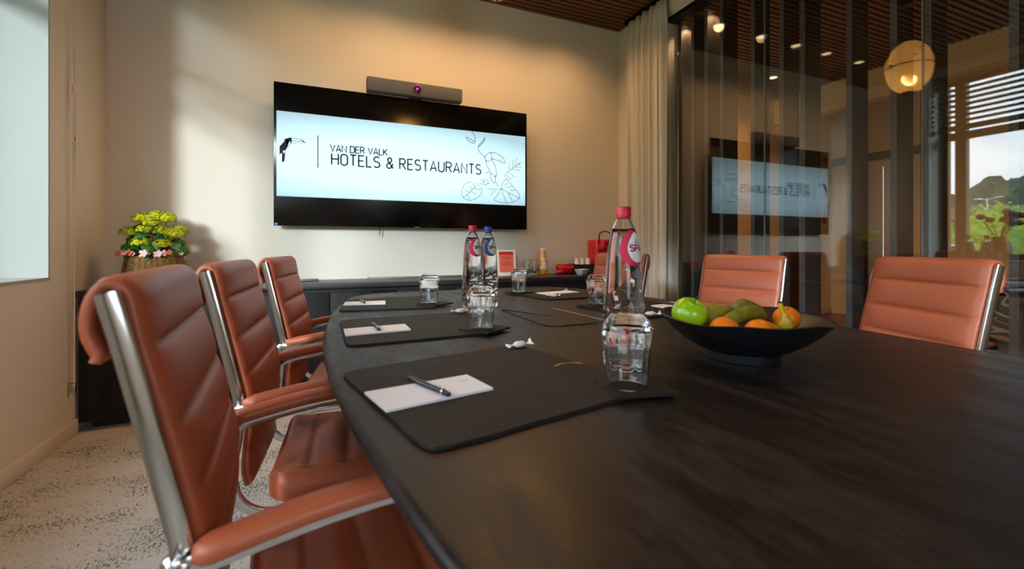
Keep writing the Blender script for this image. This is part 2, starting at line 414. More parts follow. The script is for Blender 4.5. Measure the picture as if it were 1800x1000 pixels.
def wall(name, plane, at, thick, u0, u1, z0, z1, holes, m):
    """solid wall on plane x=at or y=at, thickness towards +thick, with rectangular openings (ua, ub, za, zb)"""
    us = sorted({u0, u1} | {h[0] for h in holes} | {h[1] for h in holes}); zs = sorted({z0, z1} | {h[2] for h in holes} | {h[3] for h in holes})
    def solid(i, j):
        if i < 0 or j < 0 or i >= len(us)-1 or j >= len(zs)-1: return False
        cu, cz = (us[i]+us[i+1])/2, (zs[j]+zs[j+1])/2
        return not any(h[0] < cu < h[1] and h[2] < cz < h[3] for h in holes)
    bm = bmesh.new(); V = {}
    def v(i, j, k):
        if (i, j, k) not in V:
            d = at + thick*k; V[(i, j, k)] = bm.verts.new((d, us[i], zs[j]) if plane == 'x' else (us[i], d, zs[j]))
        return V[(i, j, k)]
    for i in range(len(us)-1):
        for j in range(len(zs)-1):
            if not solid(i, j): continue
            for k in (0, 1): bm.faces.new((v(i, j, k), v(i+1, j, k), v(i+1, j+1, k), v(i, j+1, k)))
            if not solid(i-1, j): bm.faces.new((v(i, j, 0), v(i, j+1, 0), v(i, j+1, 1), v(i, j, 1)))
            if not solid(i+1, j): bm.faces.new((v(i+1, j, 0), v(i+1, j+1, 0), v(i+1, j+1, 1), v(i+1, j, 1)))
            if not solid(i, j-1): bm.faces.new((v(i, j, 0), v(i+1, j, 0), v(i+1, j, 1), v(i, j, 1)))
            if not solid(i, j+1): bm.faces.new((v(i, j+1, 0), v(i+1, j+1, 0), v(i+1, j+1, 1), v(i, j+1, 1)))
    return struct(obj(name, bm, m))
# flat lettering: rounded stroke capitals drawn as ribbons in a local x/z plane
def arc(cx, cy, rx, ry, a0, a1, k=10):
    return [(cx+rx*cos(radians(a0+(a1-a0)*i/k)), cy+ry*sin(radians(a0+(a1-a0)*i/k))) for i in range(k+1)]
GLYPH = {
 'V': (.56, [[(0, 1), (.28, 0), (.56, 1)]]), 'A': (.58, [[(0, 0), (.29, 1), (.58, 0)], [(.1, .3), (.48, .3)]]),
 'N': (.54, [[(0, 0), (0, 1), (.54, 0), (.54, 1)]]), 'D': (.52, [[(0, 0), (0, 1), (.22, 1)] + arc(.22, .7, .3, .3, 90, 0) + arc(.22, .3, .3, .3, 0, -90) + [(0, 0)]]),
 'E': (.46, [[(.46, 1), (0, 1), (0, 0), (.46, 0)], [(0, .52), (.4, .52)]]),
 'R': (.52, [[(0, 0), (0, 1), (.25, 1)] + arc(.25, .75, .25, .25, 90, -90) + [(0, .5)], [(.25, .5), (.52, 0)]]),
 'L': (.42, [[(0, 1), (0, 0), (.42, 0)]]), 'K': (.52, [[(0, 0), (0, 1)], [(.5, 1), (0, .42)], [(.14, .58), (.52, 0)]]),
 'H': (.54, [[(0, 0), (0, 1)], [(.54, 0), (.54, 1)], [(0, .52), (.54, .52)]]),
 'O': (.54, [arc(.27, .72, .27, .28, 180, 0) + arc(.27, .28, .27, .28, 0, -180) + [(0, .72)]]),
 'T': (.52, [[(0, 1), (.52, 1)], [(.26, 1), (.26, 0)]]),
 'S': (.5, [arc(.25, .77, .24, .23, 30, 180, 8) + arc(.25, .77, .24, .25, 180, 262, 5) + arc(.25, .25, .25, .27, 80, 0, 5) + arc(.25, .25, .25, .25, 0, -150, 9)]),
 'U': (.54, [[(0, 1)] + arc(.27, .27, .27, .27, 180, 360) + [(.54, 1)]]),
 'P': (.5, [[(0, 0), (0, 1), (.25, 1)] + arc(.25, .74, .25, .26, 90, -90) + [(0, .48)]]),
 '&': (.6, [[(.6, 0), (.16, .66)] + arc(.29, .81, .17, .19, 200, -20, 8) + [(.4, .6), (.12, .42)] + arc(.24, .23, .22, .23, 150, 330, 8) + [(.58, .46)]]),
}
def ribbons_bm(polys, t, fn, bm=None):
    """polylines -> flat ribbons of width t (one quad a segment, mitred); fn maps (x, y) to 3-D"""
    bm = bm or bmesh.new()
    for p in polys:
        P = [Vector(q) for q in p]; L = []; R = []
        closed = (P[0]-P[-1]).length < 1e-6
        n = len(P)
        for i in range(n):
            a = P[i]-P[i-1] if i > 0 else (P[-1]-P[-2] if closed else P[1]-P[0])
            b = P[i+1]-P[i] if i < n-1 else (P[1]-P[0] if closed else P[-1]-P[-2])
            if a.length < 1e-9: a = b
            if b.length < 1e-9: b = a
            a = a.normalized(); b = b.normalized()
            na = Vector((-a.y, a.x)); nb = Vector((-b.y, b.x)); mt = na+nb
            if mt.length < .2: mt = na
            mt.normalize(); sc = min(2.0, 1/max(.35, mt.dot(na)))
            L.append(bm.verts.new(fn(*(P[i]+mt*t/2*sc)))); R.append(bm.verts.new(fn(*(P[i]-mt*t/2*sc))))
        for i in range(n-1):
            bm.faces.new((L[i], L[i+1], R[i+1], R[i]))
    return bm
def text_polys(s, x0, y0, h, width, gap=.16, space=.34):
    tot = 0
    for i, c in enumerate(s): tot += (space if c == ' ' else GLYPH[c][0] + gap)
    k = width/(tot-gap); x = x0; out = []
    for c in s:
        if c == ' ': x += space*k; continue
        for pl in GLYPH[c][1]: out.append([(x+a*k, y0+b*h) for a, b in pl])
        x += (GLYPH[c][0]+gap)*k
    return out

# ================================================================== THE ROOM
XL, XR, YB, YF, ZC = -1.21, 2.61, 3.505, -1.95, 3.035       # left wall, right wall, display wall, wall behind the camera, slat undersides
fl = struct(box('floor', XL-.3, 2.66, YF-.2, YB+.1, -.05, 0, 'carpet'))
wall('wall_back', 'y', YB, .15, XL-.3, 2.85, 0, 3.2, [], 'paint')
REAR = (-.35, .85, .84, 2.10)
wall('wall_front', 'y', YF, -.15, XL-.3, 2.85, 0, 3.2, [REAR], 'paint')
WZ0, WZ1, WY0, WY1 = .84, 2.97, -1.55, 2.878
wall('wall_left', 'x', XL, -.44, YF-.15, YB+.15, 0, 3.2, [(WY0, WY1, WZ0, WZ1)], 'paint')
wall('wall_right', 'x', XR, .10, 2.85, YB, 0, 3.2, [], 'paint')
struct(box('trim_1', XR, 2.70, YF, 2.85, 2.86, 3.2, 'paint'))                # bulkhead over the glass partition
struct(box('trim_2', 2.60, 2.70, YF, 2.85, 2.825, 2.86, 'black_metal'))      # head track of the partition
struct(box('trim_3', 2.63, 2.68, YF, 2.85, 0, .03, 'black_metal'))           # floor track
struct(box('baseboard_left', XL, XL+.014, YF, 3.13, 0, .075, 'paint', bev=.004))
ce = struct(box('ceiling', XL-.1, 2.66, YF-.1, YB+.1, 3.09, 3.2, 'slat_backing'))
bm = bmesh.new(); bx(bm, XL, 2.61, -.016, .016, 0, .055)
me = None
y = YB-.02
while y > YF+.03:
    if me is None:
        o = obj('ceiling_slat', bm, 'slat_wood', ce); me = o.data
    else: o = link('ceiling_slat', me, ce)
    o.location = (0, y, ZC); y -= .056

# deep-set window band of the left wall: white reveal, timber mullions, top lights
def lining(name, *a): return struct(box(name, *a, 'white_paint'))
lining('trim_7', XL-.37, XL+.004, WY0, WY1, WZ0-.002, WZ0+.010)                    # sill board
lining('trim_8', XL-.37, XL, WY1-.010, WY1+.001, WZ0+.010, WZ1)                    # far reveal
lining('trim_9', XL-.37, XL, WY0-.001, WY0+.010, WZ0+.010, WZ1)                    # near reveal
GX = XL-.35
w1 = struct(box('window_1', GX-.035, GX+.035, WY0+.01, WY1-.01, WZ0+.010, WZ0+.075, 'tan_frame'))
box('window_frame', GX-.035, GX+.035, WY0+.01, WY1-.01, 2.90, WZ1, 'tan_frame', w1)
MUL = [WY0+.01, -.25, 1.18, 2.662, WY1-.05]; MW = [.05, .08, .08, .098, .04]
box('transom', GX-.035, GX+.035, WY0+.06, WY1-.055, 2.245, 2.325, 'tan_frame', w1)
for i, (yy, ww) in enumerate(zip(MUL, MW)):
    box('mullion', GX-.04, GX+.04, yy, yy+ww, WZ0+.075, 2.90, 'tan_frame', w1)
    if i < 4:
        box('pane', GX-.004, GX+.004, yy+ww, MUL[i+1], WZ0+.075, 2.245, 'window_glass', w1)
        box('pane', GX-.004, GX+.004, yy+ww, MUL[i+1], 2.325, 2.90, 'window_glass', w1)
        if i >= 2:
            box('white_bead', GX+.036, GX+.042, yy+ww-.012, yy+ww, WZ0+.075, 2.245, 'white_frame', w1)
# window in the wall behind the camera
w2 = struct(box('window_2', REAR[0], REAR[1], YF-.12, YF-.06, REAR[2], REAR[2]+.05, 'tan_frame'))
box('window_frame', REAR[0], REAR[1], YF-.12, YF-.06, REAR[3]-.05, REAR[3], 'tan_frame', w2)
for x in (REAR[0], REAR[1]-.05): box('window_frame', x, x+.05, YF-.12, YF-.06, REAR[2]+.05, REAR[3]-.05, 'tan_frame', w2)
box('pane', REAR[0]+.05, REAR[1]-.05, YF-.094, YF-.086, REAR[2]+.05, REAR[3]-.05, 'window_glass', w2)
# half-raised venetian blind hanging over the top lights
vb = thing('venetian_blind', 'raised venetian blind across the top of the left wall window', 'blind', (XL-.13, .66, 2.96))
box('headrail', -.03, .03, -2.18, 2.18, -.035, .008, 'tan_frame', vb)
bm = bmesh.new(); bx(bm, -.026, .026, -2.18, 2.18, -.0012, .0012, M=Matrix.Rotation(radians(-20), 4, 'Y'))
o = obj('blind_slat', bm, 'tan_frame', vb); sm = o.data; o.location = (0, 0, -.065)
for k in range(1, 10): o = link('blind_slat', sm, vb); o.location = (0, 0, -.065-.060*k)
for yy in (-1.6, -.6, .4, 1.2, 2.0): tube('ladder_cord', [(0, yy, -.62), (0, yy, -.03)], .002, 'cord', vb, 5)
box('bottom_rail', -.026, .026, -2.18, 2.18, -.645, -.625, 'tan_frame', vb)

# blind cord hanging in front of the left wall beside the sideboard
bc = thing('blind_cord', 'pale blind cord with small connectors hanging down the left wall', 'cord', (XL+.022, 3.055, 0))
tube('cord', smooth_path([(0, 0, 3.03), (.002, .002, 2.4), (0, .006, 1.95), (.0, .012, 1.5), (0, 0, 1.28)], 5), .0038, 'cord', bc, 6)
tube('cord', smooth_path([(.003, .004, 2.0), (.003, -.012, 1.7), (.003, -.016, 1.45), (0, 0, 1.285)], 5), .0032, 'cord', bc, 6)
tube('cord', smooth_path([(0, 0, 1.285), (.002, -.003, .9), (.001, .001, .27)], 5), .0038, 'cord', bc, 6)
for z, dy in ((2.0, .006), (1.82, -.006)): lathe('connector', [(.005, z-.024), (.009, z-.02), (.009, z+.02), (.005, z+.024)], 'cord', bc, 10, 50, (.002, dy, 0))
box('cord_cleat', -.02, .008, -.01, .01, .235, .285, 'steel', bc, .003)

# ================================================================== glass partition, fins
pt = struct(box('wall_glass', 2.645, 2.655, 2.02, 2.85, .03, 2.825, 'partition_glass'))
for a, b in ((1.192, 2.016), (.364, 1.188), (-.464, .360), (-1.292, -.468), (YF, -1.296)):
    box('glass_pane', 2.645, 2.655, a, b, .03, 2.825, 'partition_glass', pt)
for yy in (2.018, 1.190, .362): box('glass_joint', 2.644, 2.656, yy-.002, yy+.002, .03, 2.825, 'silicone', pt)
FIN_Y = [2.835, 2.70, 2.565, 2.422, 2.162, 1.955, 1.818, 1.556, 1.344, 1.204, .908, .70, .56]
FIN_D = ['beside the curtain', 'second from the curtain', 'third from the curtain', 'fourth from the curtain', 'fifth from the curtain', 'sixth from the curtain', 'seventh from the curtain',
 'eighth from the curtain', 'in front of the lift doors', 'across the first globe lamp', 'nearest the patterned armchair']
FIN_D += ['next after the one by the patterned armchair', 'furthest from the curtain']
fm = fe = None
for k, yy in enumerate(FIN_Y):
    t = thing('partition_fin', 'tall dark wooden fin behind the glass partition, ' + FIN_D[k], 'fin', (2.72, yy, 0), 0, 'wooden fins along the glass partition')
    if fm is None:
        fm = box('fin_board', .002, .15, -.015, .015, 0, 2.84, 'fin_wood', t).data; fe = box('edge_strip', 0, .002, -.015, .015, 0, 2.84, 'fin_edge', t).data
    else: link('fin_board', fm, t); link('edge_strip', fe, t)

# ================================================================== LOBBY behind the glass
LX, LY = 7.08, 4.30
struct(box('floor_lobby', 2.66, LX+.3, -2.6, LY+.1, -.05, 0, 'lobby_floor'))
wall('wall_lobby_end', 'y', LY, .15, 2.61, LX+.3, 0, 3.5, [], 'paint_tan')
wall('wall_lobby_front', 'y', -2.6, -.15, 2.61, LX+.3, 0, 3.5, [], 'paint_tan')
wall('wall_lobby_side', 'y', 3.505, .10, 2.70, 2.86, 0, 3.5, [], 'paint')
LIFT = (3.33, 3.97, 0, 2.16)
wall('wall_lobby_far', 'x', LX, .16, -2.6, LY, 0, 3.5, [LIFT], 'paint_tan')
struct(box('ceiling_lobby_beam', 5.84, 6.02, -2.6, LY, 2.70, 3.30, 'paint_tan'))
struct(box('ceiling_lobby_edge', 6.02, LX, -2.6, LY, 3.22, 3.30, 'paint_tan'))
cl = struct(box('ceiling_lobby', 2.70, 5.84, -2.6, LY, 3.09, 3.3, 'slat_backing'))
struct(box('baseboard_lobby', 2.9, LX, LY-.016, LY, 0, .09, 'paint_tan', bev=.004))
bm = bmesh.new(); bx(bm, 2.71, 5.84, -.016, .016, 0, .055); me = None
y = 4.28
while y > -.6:
    if me is None: o = obj('ceiling_slat', bm, 'slat_wood', cl); me = o.data
    else: o = link('ceiling_slat', me, cl)
    o.location = (0, y, ZC); y -= .056
# lift doors
lf = struct(box('door_1', LX+.06, LX+.09, LIFT[0]+.06, 3.645, .0, 2.10, 'steel'))
box('door_leaf', LX+.06, LX+.09, 3.652, LIFT[1]-.06, 0, 2.10, 'steel', lf)
box('door_frame', LX-.015, LX+.10, LIFT[0], LIFT[0]+.06, 0, 2.16, 'steel', lf); box('door_frame', LX-.015, LX+.10, LIFT[1]-.06, LIFT[1], 0, 2.16, 'steel', lf)
box('door_header', LX-.015, LX+.10, LIFT[0]+.06, LIFT[1]-.06, 2.10, 2.16, 'steel', lf)
struct(box('trim_5', LX-.03, LX, 3.16, 4.28, 2.19, 2.30, 'fin_wood'))
struct(box('trim_6', LX-.03, LX, 3.12, 3.19, 0, 3.2, 'fin_wood'))
# framed print on the lobby end wall
ar = thing('framed_print', 'framed red abstract print on the lobby end wall', 'picture', (6.62, LY-.03, 1.28))
box('frame', 0, .44, 0, .025, 0, 1.15, 'art_paper', ar, .006)
for cx, cz, r_ in ((.28, .98, .07), (.20, .55, .13), (.30, .30, .09), (.25, .12, .06)):
    bm = bmesh.new(); vv = [bm.verts.new((cx+r_*cos(a*pi/9)*(1+.15*sin(a)), -.002, cz+r_*1.2*sin(a*pi/9))) for a in range(18)]; bm.faces.new(vv)
    obj('red_shape', bm, 'art_red', ar)

# pendant lamps: smoked globe with brass band, bulb low in the globe
def pendant(name, label, loc, top, power, rh, rv):
    t = thing(name, label, 'lamp', loc, 0, None)
    n = 14; up_ = [(rh*sin(a*pi/2/n), rv*cos(a*pi/2/n)) for a in range(1, n)]
    lathe('globe_top', [(.012, rv*.998)] + up_ + [(rh, .004)], 'globe_glass', t, 40, 60, cap=False)
    lathe('globe_bottom', [(rh, -.004)] + [(a, -b) for a, b in up_[::-1]] + [(.012, -rv*.998)], 'globe_glass', t, 40, 60, cap=False)
    obj('band', closed_lathe_bm([(rh-.002, -.005), (rh+.003, -.005), (rh+.003, .005), (rh-.002, .005)], 40), 'brass', t, 40)
    for s in (-1, 1): lathe('band_clip', [(.014, -.014), (.016, 0), (.014, .014)], 'black_metal', t, 10, 50, (s*(rh+.004)*.92, s*(rh+.004)*.39, 0))
    lathe('bottom_cap', [(.050, -rv*.95), (.045, -rv-.004), (.018, -rv-.010), (.006, -rv-.016), (.006, -rv-.026), (.002, -rv-.030)], 'brass', t, 20, 40)
    lathe('bulb', [(.002, -.125), (.018, -.120), (.027, -.105), (.026, -.085), (.016, -.05), (.012, -.01), (.002, -.008)], 'bulb', t, 20, 60)
    lathe('socket', [(.014, -.02), (.016, .04), (.01, .06), (.006, rv)], 'brass', t, 14, 40)
    lathe('rod', [(.005, rv*.97), (.005, top-loc[2])], 'brass', t, 10, 40)
    lathe('ceiling_cup', [(.05, top-loc[2]-.03), (.05, top-loc[2])], 'brass', t, 24, 40)
    l = bpy.data.lights.new('pendant_light', 'POINT'); l.energy = power; l.color = (1, .66, .30); l.shadow_soft_size = .045
    lo = bpy.data.objects.new('pendant_light', l); COL.objects.link(lo); lo.parent = t; lo.location = (0, 0, -.10)
    return t
pendant('pendant_lamp', 'amber globe pendant lamp hanging over the meeting table', (.82, 2.105, 2.480), 3.03, 70, .155, .215)
# recessed downlights
def downlight(label, loc, power, size=.045):
    t = thing('downlight', label, 'light', loc, 0, None)
    obj('trim_ring', closed_lathe_bm([(size+.012, -.004), (size+.012, .004), (size, .004), (size, -.004)], 24), 'white_frame', t, 40)
    lathe('lamp_disc', [(.001, -.001), (size-.004, -.001), (size-.004, .002), (.001, .002)], 'spot_disc', t, 24, 40)
    l = bpy.data.lights.new('downlight_beam', 'SPOT'); l.energy = power; l.color = (1, .60, .28); l.spot_size = radians(140); l.spot_blend = 1.0; l.shadow_soft_size = .04
    lo = bpy.data.objects.new('downlight_beam', l); COL.objects.link(lo); lo.parent = t; lo.location = (0, 0, -.02)
ROWX = ((1.94, 'nearest the curtain'), (1.38, 'second from the curtain'), (.88, 'third from the curtain'), (.40, 'fourth from the curtain'), (-.16, 'nearest the left wall'))
ROW = [('recessed downlight in the row along the display wall, ' + d, (x, 3.02, ZC-.005), 19 if x > 0 else 9) for x, d in ROWX]
for lab, loc, p in (*ROW, ('added unseen downlight for warm fill above the right-hand chairs', (2.0, .9, ZC-.005), 16), ('added unseen downlight for warm fill above the left-hand chairs', (-.3, .9, ZC-.005), 10),  # both lamps after the row are added for general warm fill
    ('added downlight brightening the lobby near the end wall', (5.0, 3.7, ZC-.005), 28), ('recessed downlight in the lobby ceiling in front of the lift', (5.15, 2.9, ZC-.005), 24), ('added downlight brightening the lobby close to the fins', (3.5, 3.6, ZC-.005), 22), ('added downlight brightening the lobby above the patterned armchair', (4.6, 1.5, ZC-.005), 40)):  # all but the lift lamp are added to brighten the lobby
    downlight(lab, loc, p)
for k, (yy, d) in enumerate(((2.775, 'next to the curtain'), (2.49, 'further from the curtain'))):
    t = thing('led_spot', 'tiny warm spotlight under the partition head, ' + d, 'light', (2.80, yy, 2.83))
    lathe('housing', [(.014, 0), (.016, .03), (.016, .26)], 'black_metal', t, 12, 40)
    lathe('led_lens', [(.001, -.004), (.010, -.003), (.010, .0), (.001, .0)], 'led', t, 12, 40)
    l = bpy.data.lights.new('led_beam', 'SPOT'); l.energy = 7; l.color = (1, .62, .32); l.spot_size = radians(120); l.spot_blend = .7; l.shadow_soft_size = .01
    lo = bpy.data.objects.new('led_beam', l); COL.objects.link(lo); lo.parent = t; lo.location = (0, 0, -.01)

# ================================================================== curtain
def curtain():
    n = 130; rows = 40; V = []; F = []
    y0, y1 = 3.30, 2.825
    for j in range(rows+1):
        z = .015 + (2.995-.015)*j/rows
        pinch = max(0, (z-2.80)/.2)
        for i in range(n+1):
            s = i/n
            yy = y0+(y1-y0)*s
            ph = s*2*pi*5.2
            amp = .034*(1-.45*pinch)*(.8+.25*sin(3*s+1))
            x = 2.545 + amp*sin(ph+.25*sin(z*1.3+s*5)) + .010*sin(ph*2.3+z*.7) + pinch*.008*sin(s*2*pi*26)
            yy += .012*cos(ph*1.0+z*.4)*(1-pinch)
            V.append((x, yy, z))
    for j in range(rows):
        for i in range(n): a = j*(n+1)+i; F.append((a, a+1, a+n+2, a+n+1))
    t = thing('curtain', 'floor-length beige pleated curtain at the corner of the glass partition', 'curtain', (0, 0, 0))
    o = raw('curtain_cloth', V, F, 'curtain', t, True)
    md = o.modifiers.new('thickness', 'SOLIDIFY'); md.thickness = .003
    box('curtain_track', 2.53, 2.56, 2.80, 3.32, 2.995, 3.034, 'black_metal', t)
curtain()

# ================================================================== sideboard along the display wall
sb = thing('sideboard', 'long dark wooden sideboard built in along the display wall', 'sideboard', (0, 0, 0))
box('worktop', XL, 2.485, 3.10, YB, .728, .760, 'sideboard_top', sb, .003)
box('carcass', XL+.02, 2.475, 3.155, YB, .06, .727, 'blackboard_wood', sb)
box('plinth', XL+.05, 2.45, 3.19, YB-.02, 0, .059, 'box_black', sb)
xs = [XL+.012, -.785, -.36, .055, .48, .90, 1.32, 1.74, 2.11, 2.48]
for a, b in zip(xs, xs[1:]):
    box('cabinet_door', a+.0025, b-.0025, 3.122, 3.154, .05, .700, 'blackboard_wood', sb, .002)
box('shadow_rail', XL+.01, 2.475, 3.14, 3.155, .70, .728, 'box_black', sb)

# ================================================================== wall display with soundbar
tv = thing('television', 'large flat black television on the wall showing a hotel logo slide', 'television', (0, 3.418, 0))
box('back_housing', -.05, 1.36, .02, .075, 1.24, 1.95, 'tv_body', tv, .01)
box('screen_panel', -.293, 1.601, 0, .022, 1.141, 2.121, 'tv_black', tv, .003)
pic = box('picture', -.275, 1.585, -.0015, -.0003, 1.343, 1.923, 'picture', tv)
FN = lambda x, z: (x, -.0025, z)
def ink(name, polys, t, m): return obj(name, ribbons_bm(polys, t, FN), m, pic)
ink('lettering_small', text_polys('VAN DER VALK', .064, 1.674, .047, .392), .0082, 'ink')
ink('lettering_large', text_polys('HOTELS & RESTAURANTS', .072, 1.581, .078, 1.118, .2, .38), .0106, 'ink')
ink('divider_line', [[(-.017, 1.551), (-.017, 1.779)]], .0065, 'ink')
def flat(name, pts, m, off=-.0025):
    bm = bmesh.new(); bm.faces.new([bm.verts.new((x, off, z)) for x, z in pts]); bmesh.ops.triangulate(bm, faces=bm.faces); return obj(name, bm, m, pic)
flat('logo_bird', [(-.228, 1.732), (-.193, 1.748), (-.181, 1.743), (-.185, 1.711), (-.193, 1.713), (-.194, 1.725), (-.201, 1.737), (-.212, 1.732), (-.217, 1.718), (-.215, 1.699), (-.206, 1.686), (-.22, 1.656), (-.227, 1.581), (-.243, 1.573), (-.241, 1.639), (-.257, 1.623), (-.257, 1.68), (-.227, 1.719), (-.222, 1.729)], 'ink')
flat('logo_wing_gap', [(-.238, 1.651), (-.22, 1.657), (-.23, 1.632)], 'picture', -.0032)
ink('logo_beak', [[(-.183, 1.744), (-.146, 1.742), (-.121, 1.737), (-.096, 1.719), (-.185, 1.711), (-.183, 1.744)], [(-.183, 1.726), (-.121, 1.725)], [(-.185, 1.711), (-.206, 1.684)], [(-.201, 1.73), (-.196, 1.73)]], .0036, 'ink')
flat('logo_beak_tip', [(-.128, 1.738), (-.113, 1.736), (-.095, 1.719), (-.111, 1.722)], 'ink')
sm2 = lambda p: [tuple(v[:2]) for v in smooth_path([(a, b, 0) for a, b in p], 5)]
ink('sketch_bird', [sm2([(1.226, 1.726), (1.25, 1.754), (1.277, 1.763), (1.283, 1.727), (1.277, 1.704), (1.257, 1.69), (1.238, 1.693), (1.226, 1.711), (1.226, 1.726)]),
  sm2([(1.269, 1.763), (1.305, 1.766), (1.345, 1.754), (1.385, 1.727), (1.398, 1.687), (1.345, 1.701), (1.285, 1.719)]),
  sm2([(1.226, 1.715), (1.242, 1.66), (1.273, 1.607), (1.313, 1.568), (1.325, 1.599), (1.317, 1.643), (1.297, 1.694), (1.283, 1.712)]),
  sm2([(1.272, 1.599), (1.273, 1.566), (1.285, 1.537), (1.305, 1.517), (1.315, 1.539), (1.317, 1.584)]),
  sm2([(1.226, 1.722), (1.195, 1.749), (1.17, 1.773), (1.171, 1.81), (1.195, 1.841), (1.222, 1.873), (1.226, 1.881), (1.214, 1.847), (1.191, 1.822), (1.173, 1.802)]),
  sm2([(1.063, 1.88), (1.076, 1.852), (1.11, 1.83), (1.134, 1.827), (1.142, 1.866), (1.127, 1.904), (1.112, 1.921)]), [(1.076, 1.87), (1.11, 1.855), (1.134, 1.839)],
  [(1.226, 1.594), (1.265, 1.606)], [(1.329, 1.525), (1.337, 1.488)], [(1.366, 1.716), (1.36, 1.708), (1.366, 1.702)]], .0050, 'ink_grey')
ink('sketch_leaves', [sm2([(1.11, 1.52), (1.064, 1.499), (1.034, 1.457), (1.03, 1.414), (1.049, 1.382), (1.091, 1.369), (1.141, 1.379), (1.183, 1.413), (1.199, 1.458), (1.171, 1.494), (1.148, 1.507)]),
  [(1.042, 1.385), (1.095, 1.431), (1.148, 1.485)], [(1.095, 1.431), (1.057, 1.451)], [(1.118, 1.451), (1.091, 1.489)], [(1.141, 1.477), (1.121, 1.509)], [(1.106, 1.439), (1.156, 1.42)], [(1.129, 1.466), (1.187, 1.458)], [(1.076, 1.412), (1.095, 1.377)],
  [(1.373, 1.475), (1.313, 1.397), (1.305, 1.382)], [(1.373, 1.475), (1.426, 1.447), (1.534, 1.403)], sm2([(1.373, 1.475), (1.369, 1.497), (1.394, 1.543), (1.426, 1.545), (1.475, 1.495), (1.525, 1.444), (1.535, 1.402)]),
  [(1.373, 1.475), (1.329, 1.469), (1.246, 1.467)], [(1.41, 1.484), (1.467, 1.502)], [(1.443, 1.467), (1.496, 1.469)], [(1.394, 1.498), (1.426, 1.526)], [(1.373, 1.475), (1.385, 1.423), (1.414, 1.364)], [(1.426, 1.447), (1.467, 1.377)], [(1.313, 1.464), (1.277, 1.418)],
  sm2([(1.305, 1.382), (1.361, 1.361), (1.459, 1.365), (1.534, 1.402)]), [(1.41, 1.605), (1.475, 1.654), (1.542, 1.705)], [(1.443, 1.629), (1.434, 1.697)], [(1.467, 1.65), (1.475, 1.723)], [(1.492, 1.667), (1.509, 1.74)], [(1.459, 1.642), (1.542, 1.636)], [(1.492, 1.663), (1.55, 1.667)], [(1.517, 1.684), (1.55, 1.698)], [(1.426, 1.613), (1.492, 1.579)],
  [(1.389, 1.596), (1.422, 1.553)], [(1.402, 1.597), (1.459, 1.558)], sm2([(1.187, 1.531), (1.226, 1.545), (1.273, 1.529)]), sm2([(1.179, 1.509), (1.218, 1.496), (1.265, 1.517)]), [(1.21, 1.533), (1.234, 1.497)], [(1.234, 1.538), (1.257, 1.506)], [(1.195, 1.502), (1.222, 1.53)]], .0044, 'ink_pale')
box('maker_mark', .66, .70, -.001, .0, 1.1445, 1.1485, 'label_grey', tv)
box('energy_sticker', -.288, -.270, -.001, 0, 1.146, 1.160, 'sticker_glow', tv)  # sticker is no lamp, its blue is put in as a glow
tube('hanging_cable', smooth_path([(.405, .05, 1.25), (.408, .04, 1.14), (.405, .045, 1.08)], 5), .003, 'castor_black', tv, 6)
sbar = thing('video_soundbar', 'grey fabric video bar with a camera eye on top of the television', 'soundbar', (.665, 3.40, 2.124))
box('bar_body', -.358, .358, -.03, .045, .004, .108, 'bar_fabric', sbar, .008, 3)
Mx = Matrix.Translation((.003, -.031, .058)) @ Matrix.Rotation(pi/2, 4, 'X')
bm = closed_lathe_bm([(.030, 0), (.030, .006), (.025, .008), (.025, 0)], 32); bm.transform(Mx); obj('camera_ring', bm, 'lens_ring', sbar, 40)
obj('camera_lens', lathe_bm([(.0245, 0), (.0245, .004), (.012, .009), (.002, .010)], 32, None, Mx), 'lens', sbar, 60)
obj('lens_glow_disc', lathe_bm([(.0095, .0095), (.009, .0105), (.002, .011)], 20, None, Mx), 'camera_glow', sbar, 60)  # emissive magenta disc set in the lens centre
box('maker_mark', -.34, -.30, -.0312, -.030, .018, .022, 'label_grey', sbar); box('maker_mark', .285, .34, -.0312, -.030, .018, .022, 'label_grey', sbar)
box('mount_foot', -.05, .05, -.0, .04, 0, .006, 'black_metal', sbar)

# ================================================================== meeting table
TX, TY, TZ = .795, 1.30, .74
def table_outline(inset=0, k=14):
    hw, hl = .79-inset, 1.285-inset
    side = lambda d: hw-.072*(d/.84)**2
    pts = []
    def corner(sx, sy):
        return (sx*side(hl), sy*hl)
    # right side upwards, far end, left side downwards, near end, with rounded corners
    raw_ = []
    ds = [(-hl+.20)+(2*hl-.40)*i/k for i in range(k+1)]
    def fillet(p0, pc, p1):
        out = []
        for j in range(1, 8):
            t = j/8; out.append(tuple((1-t)**2*Vector(p0)+2*t*(1-t)*Vector(pc)+t*t*Vector(p1)))
        return out
    xe = side(hl)-.20
    R = [(side(d), d) for d in ds]; L = [(-side(d), d) for d in ds[::-1]]
    pts += R + fillet(R[-1], corner(1, 1), (xe, hl+.008)) + [(xe*f, hl+.008+.006*(1-f*f)) for f in (1, .5, 0, -.5, -1)]
    pts += fillet((-xe, hl+.008), corner(-1, 1), L[0]) + L + fillet(L[-1], corner(-1, -1), (-xe, -hl-.008)) + [(xe*f, -hl-.008-.006*(1-f*f)) for f in (-1, -.5, 0, .5, 1)]
    pts += fillet((xe, -hl-.008), corner(1, -1), R[0])
    return pts
tb = thing('meeting_table', 'large dark wooden boat-shaped meeting table with rounded corners', 'table', (TX, TY, 0))
bm = bmesh.new()
rings = []
for ins, z in ((.045, .701), (.012, .714), (.003, .721), (0, .728), (.002, .735), (.007, .7388), (.014, .74)):
    rings.append([bm.verts.new((x, y, z)) for x, y in table_outline(ins)])
for a, b in zip(rings, rings[1:]):
    n = len(a)
    for i in range(n): bm.faces.new((a[i], a[(i+1) % n], b[(i+1) % n], b[i]))
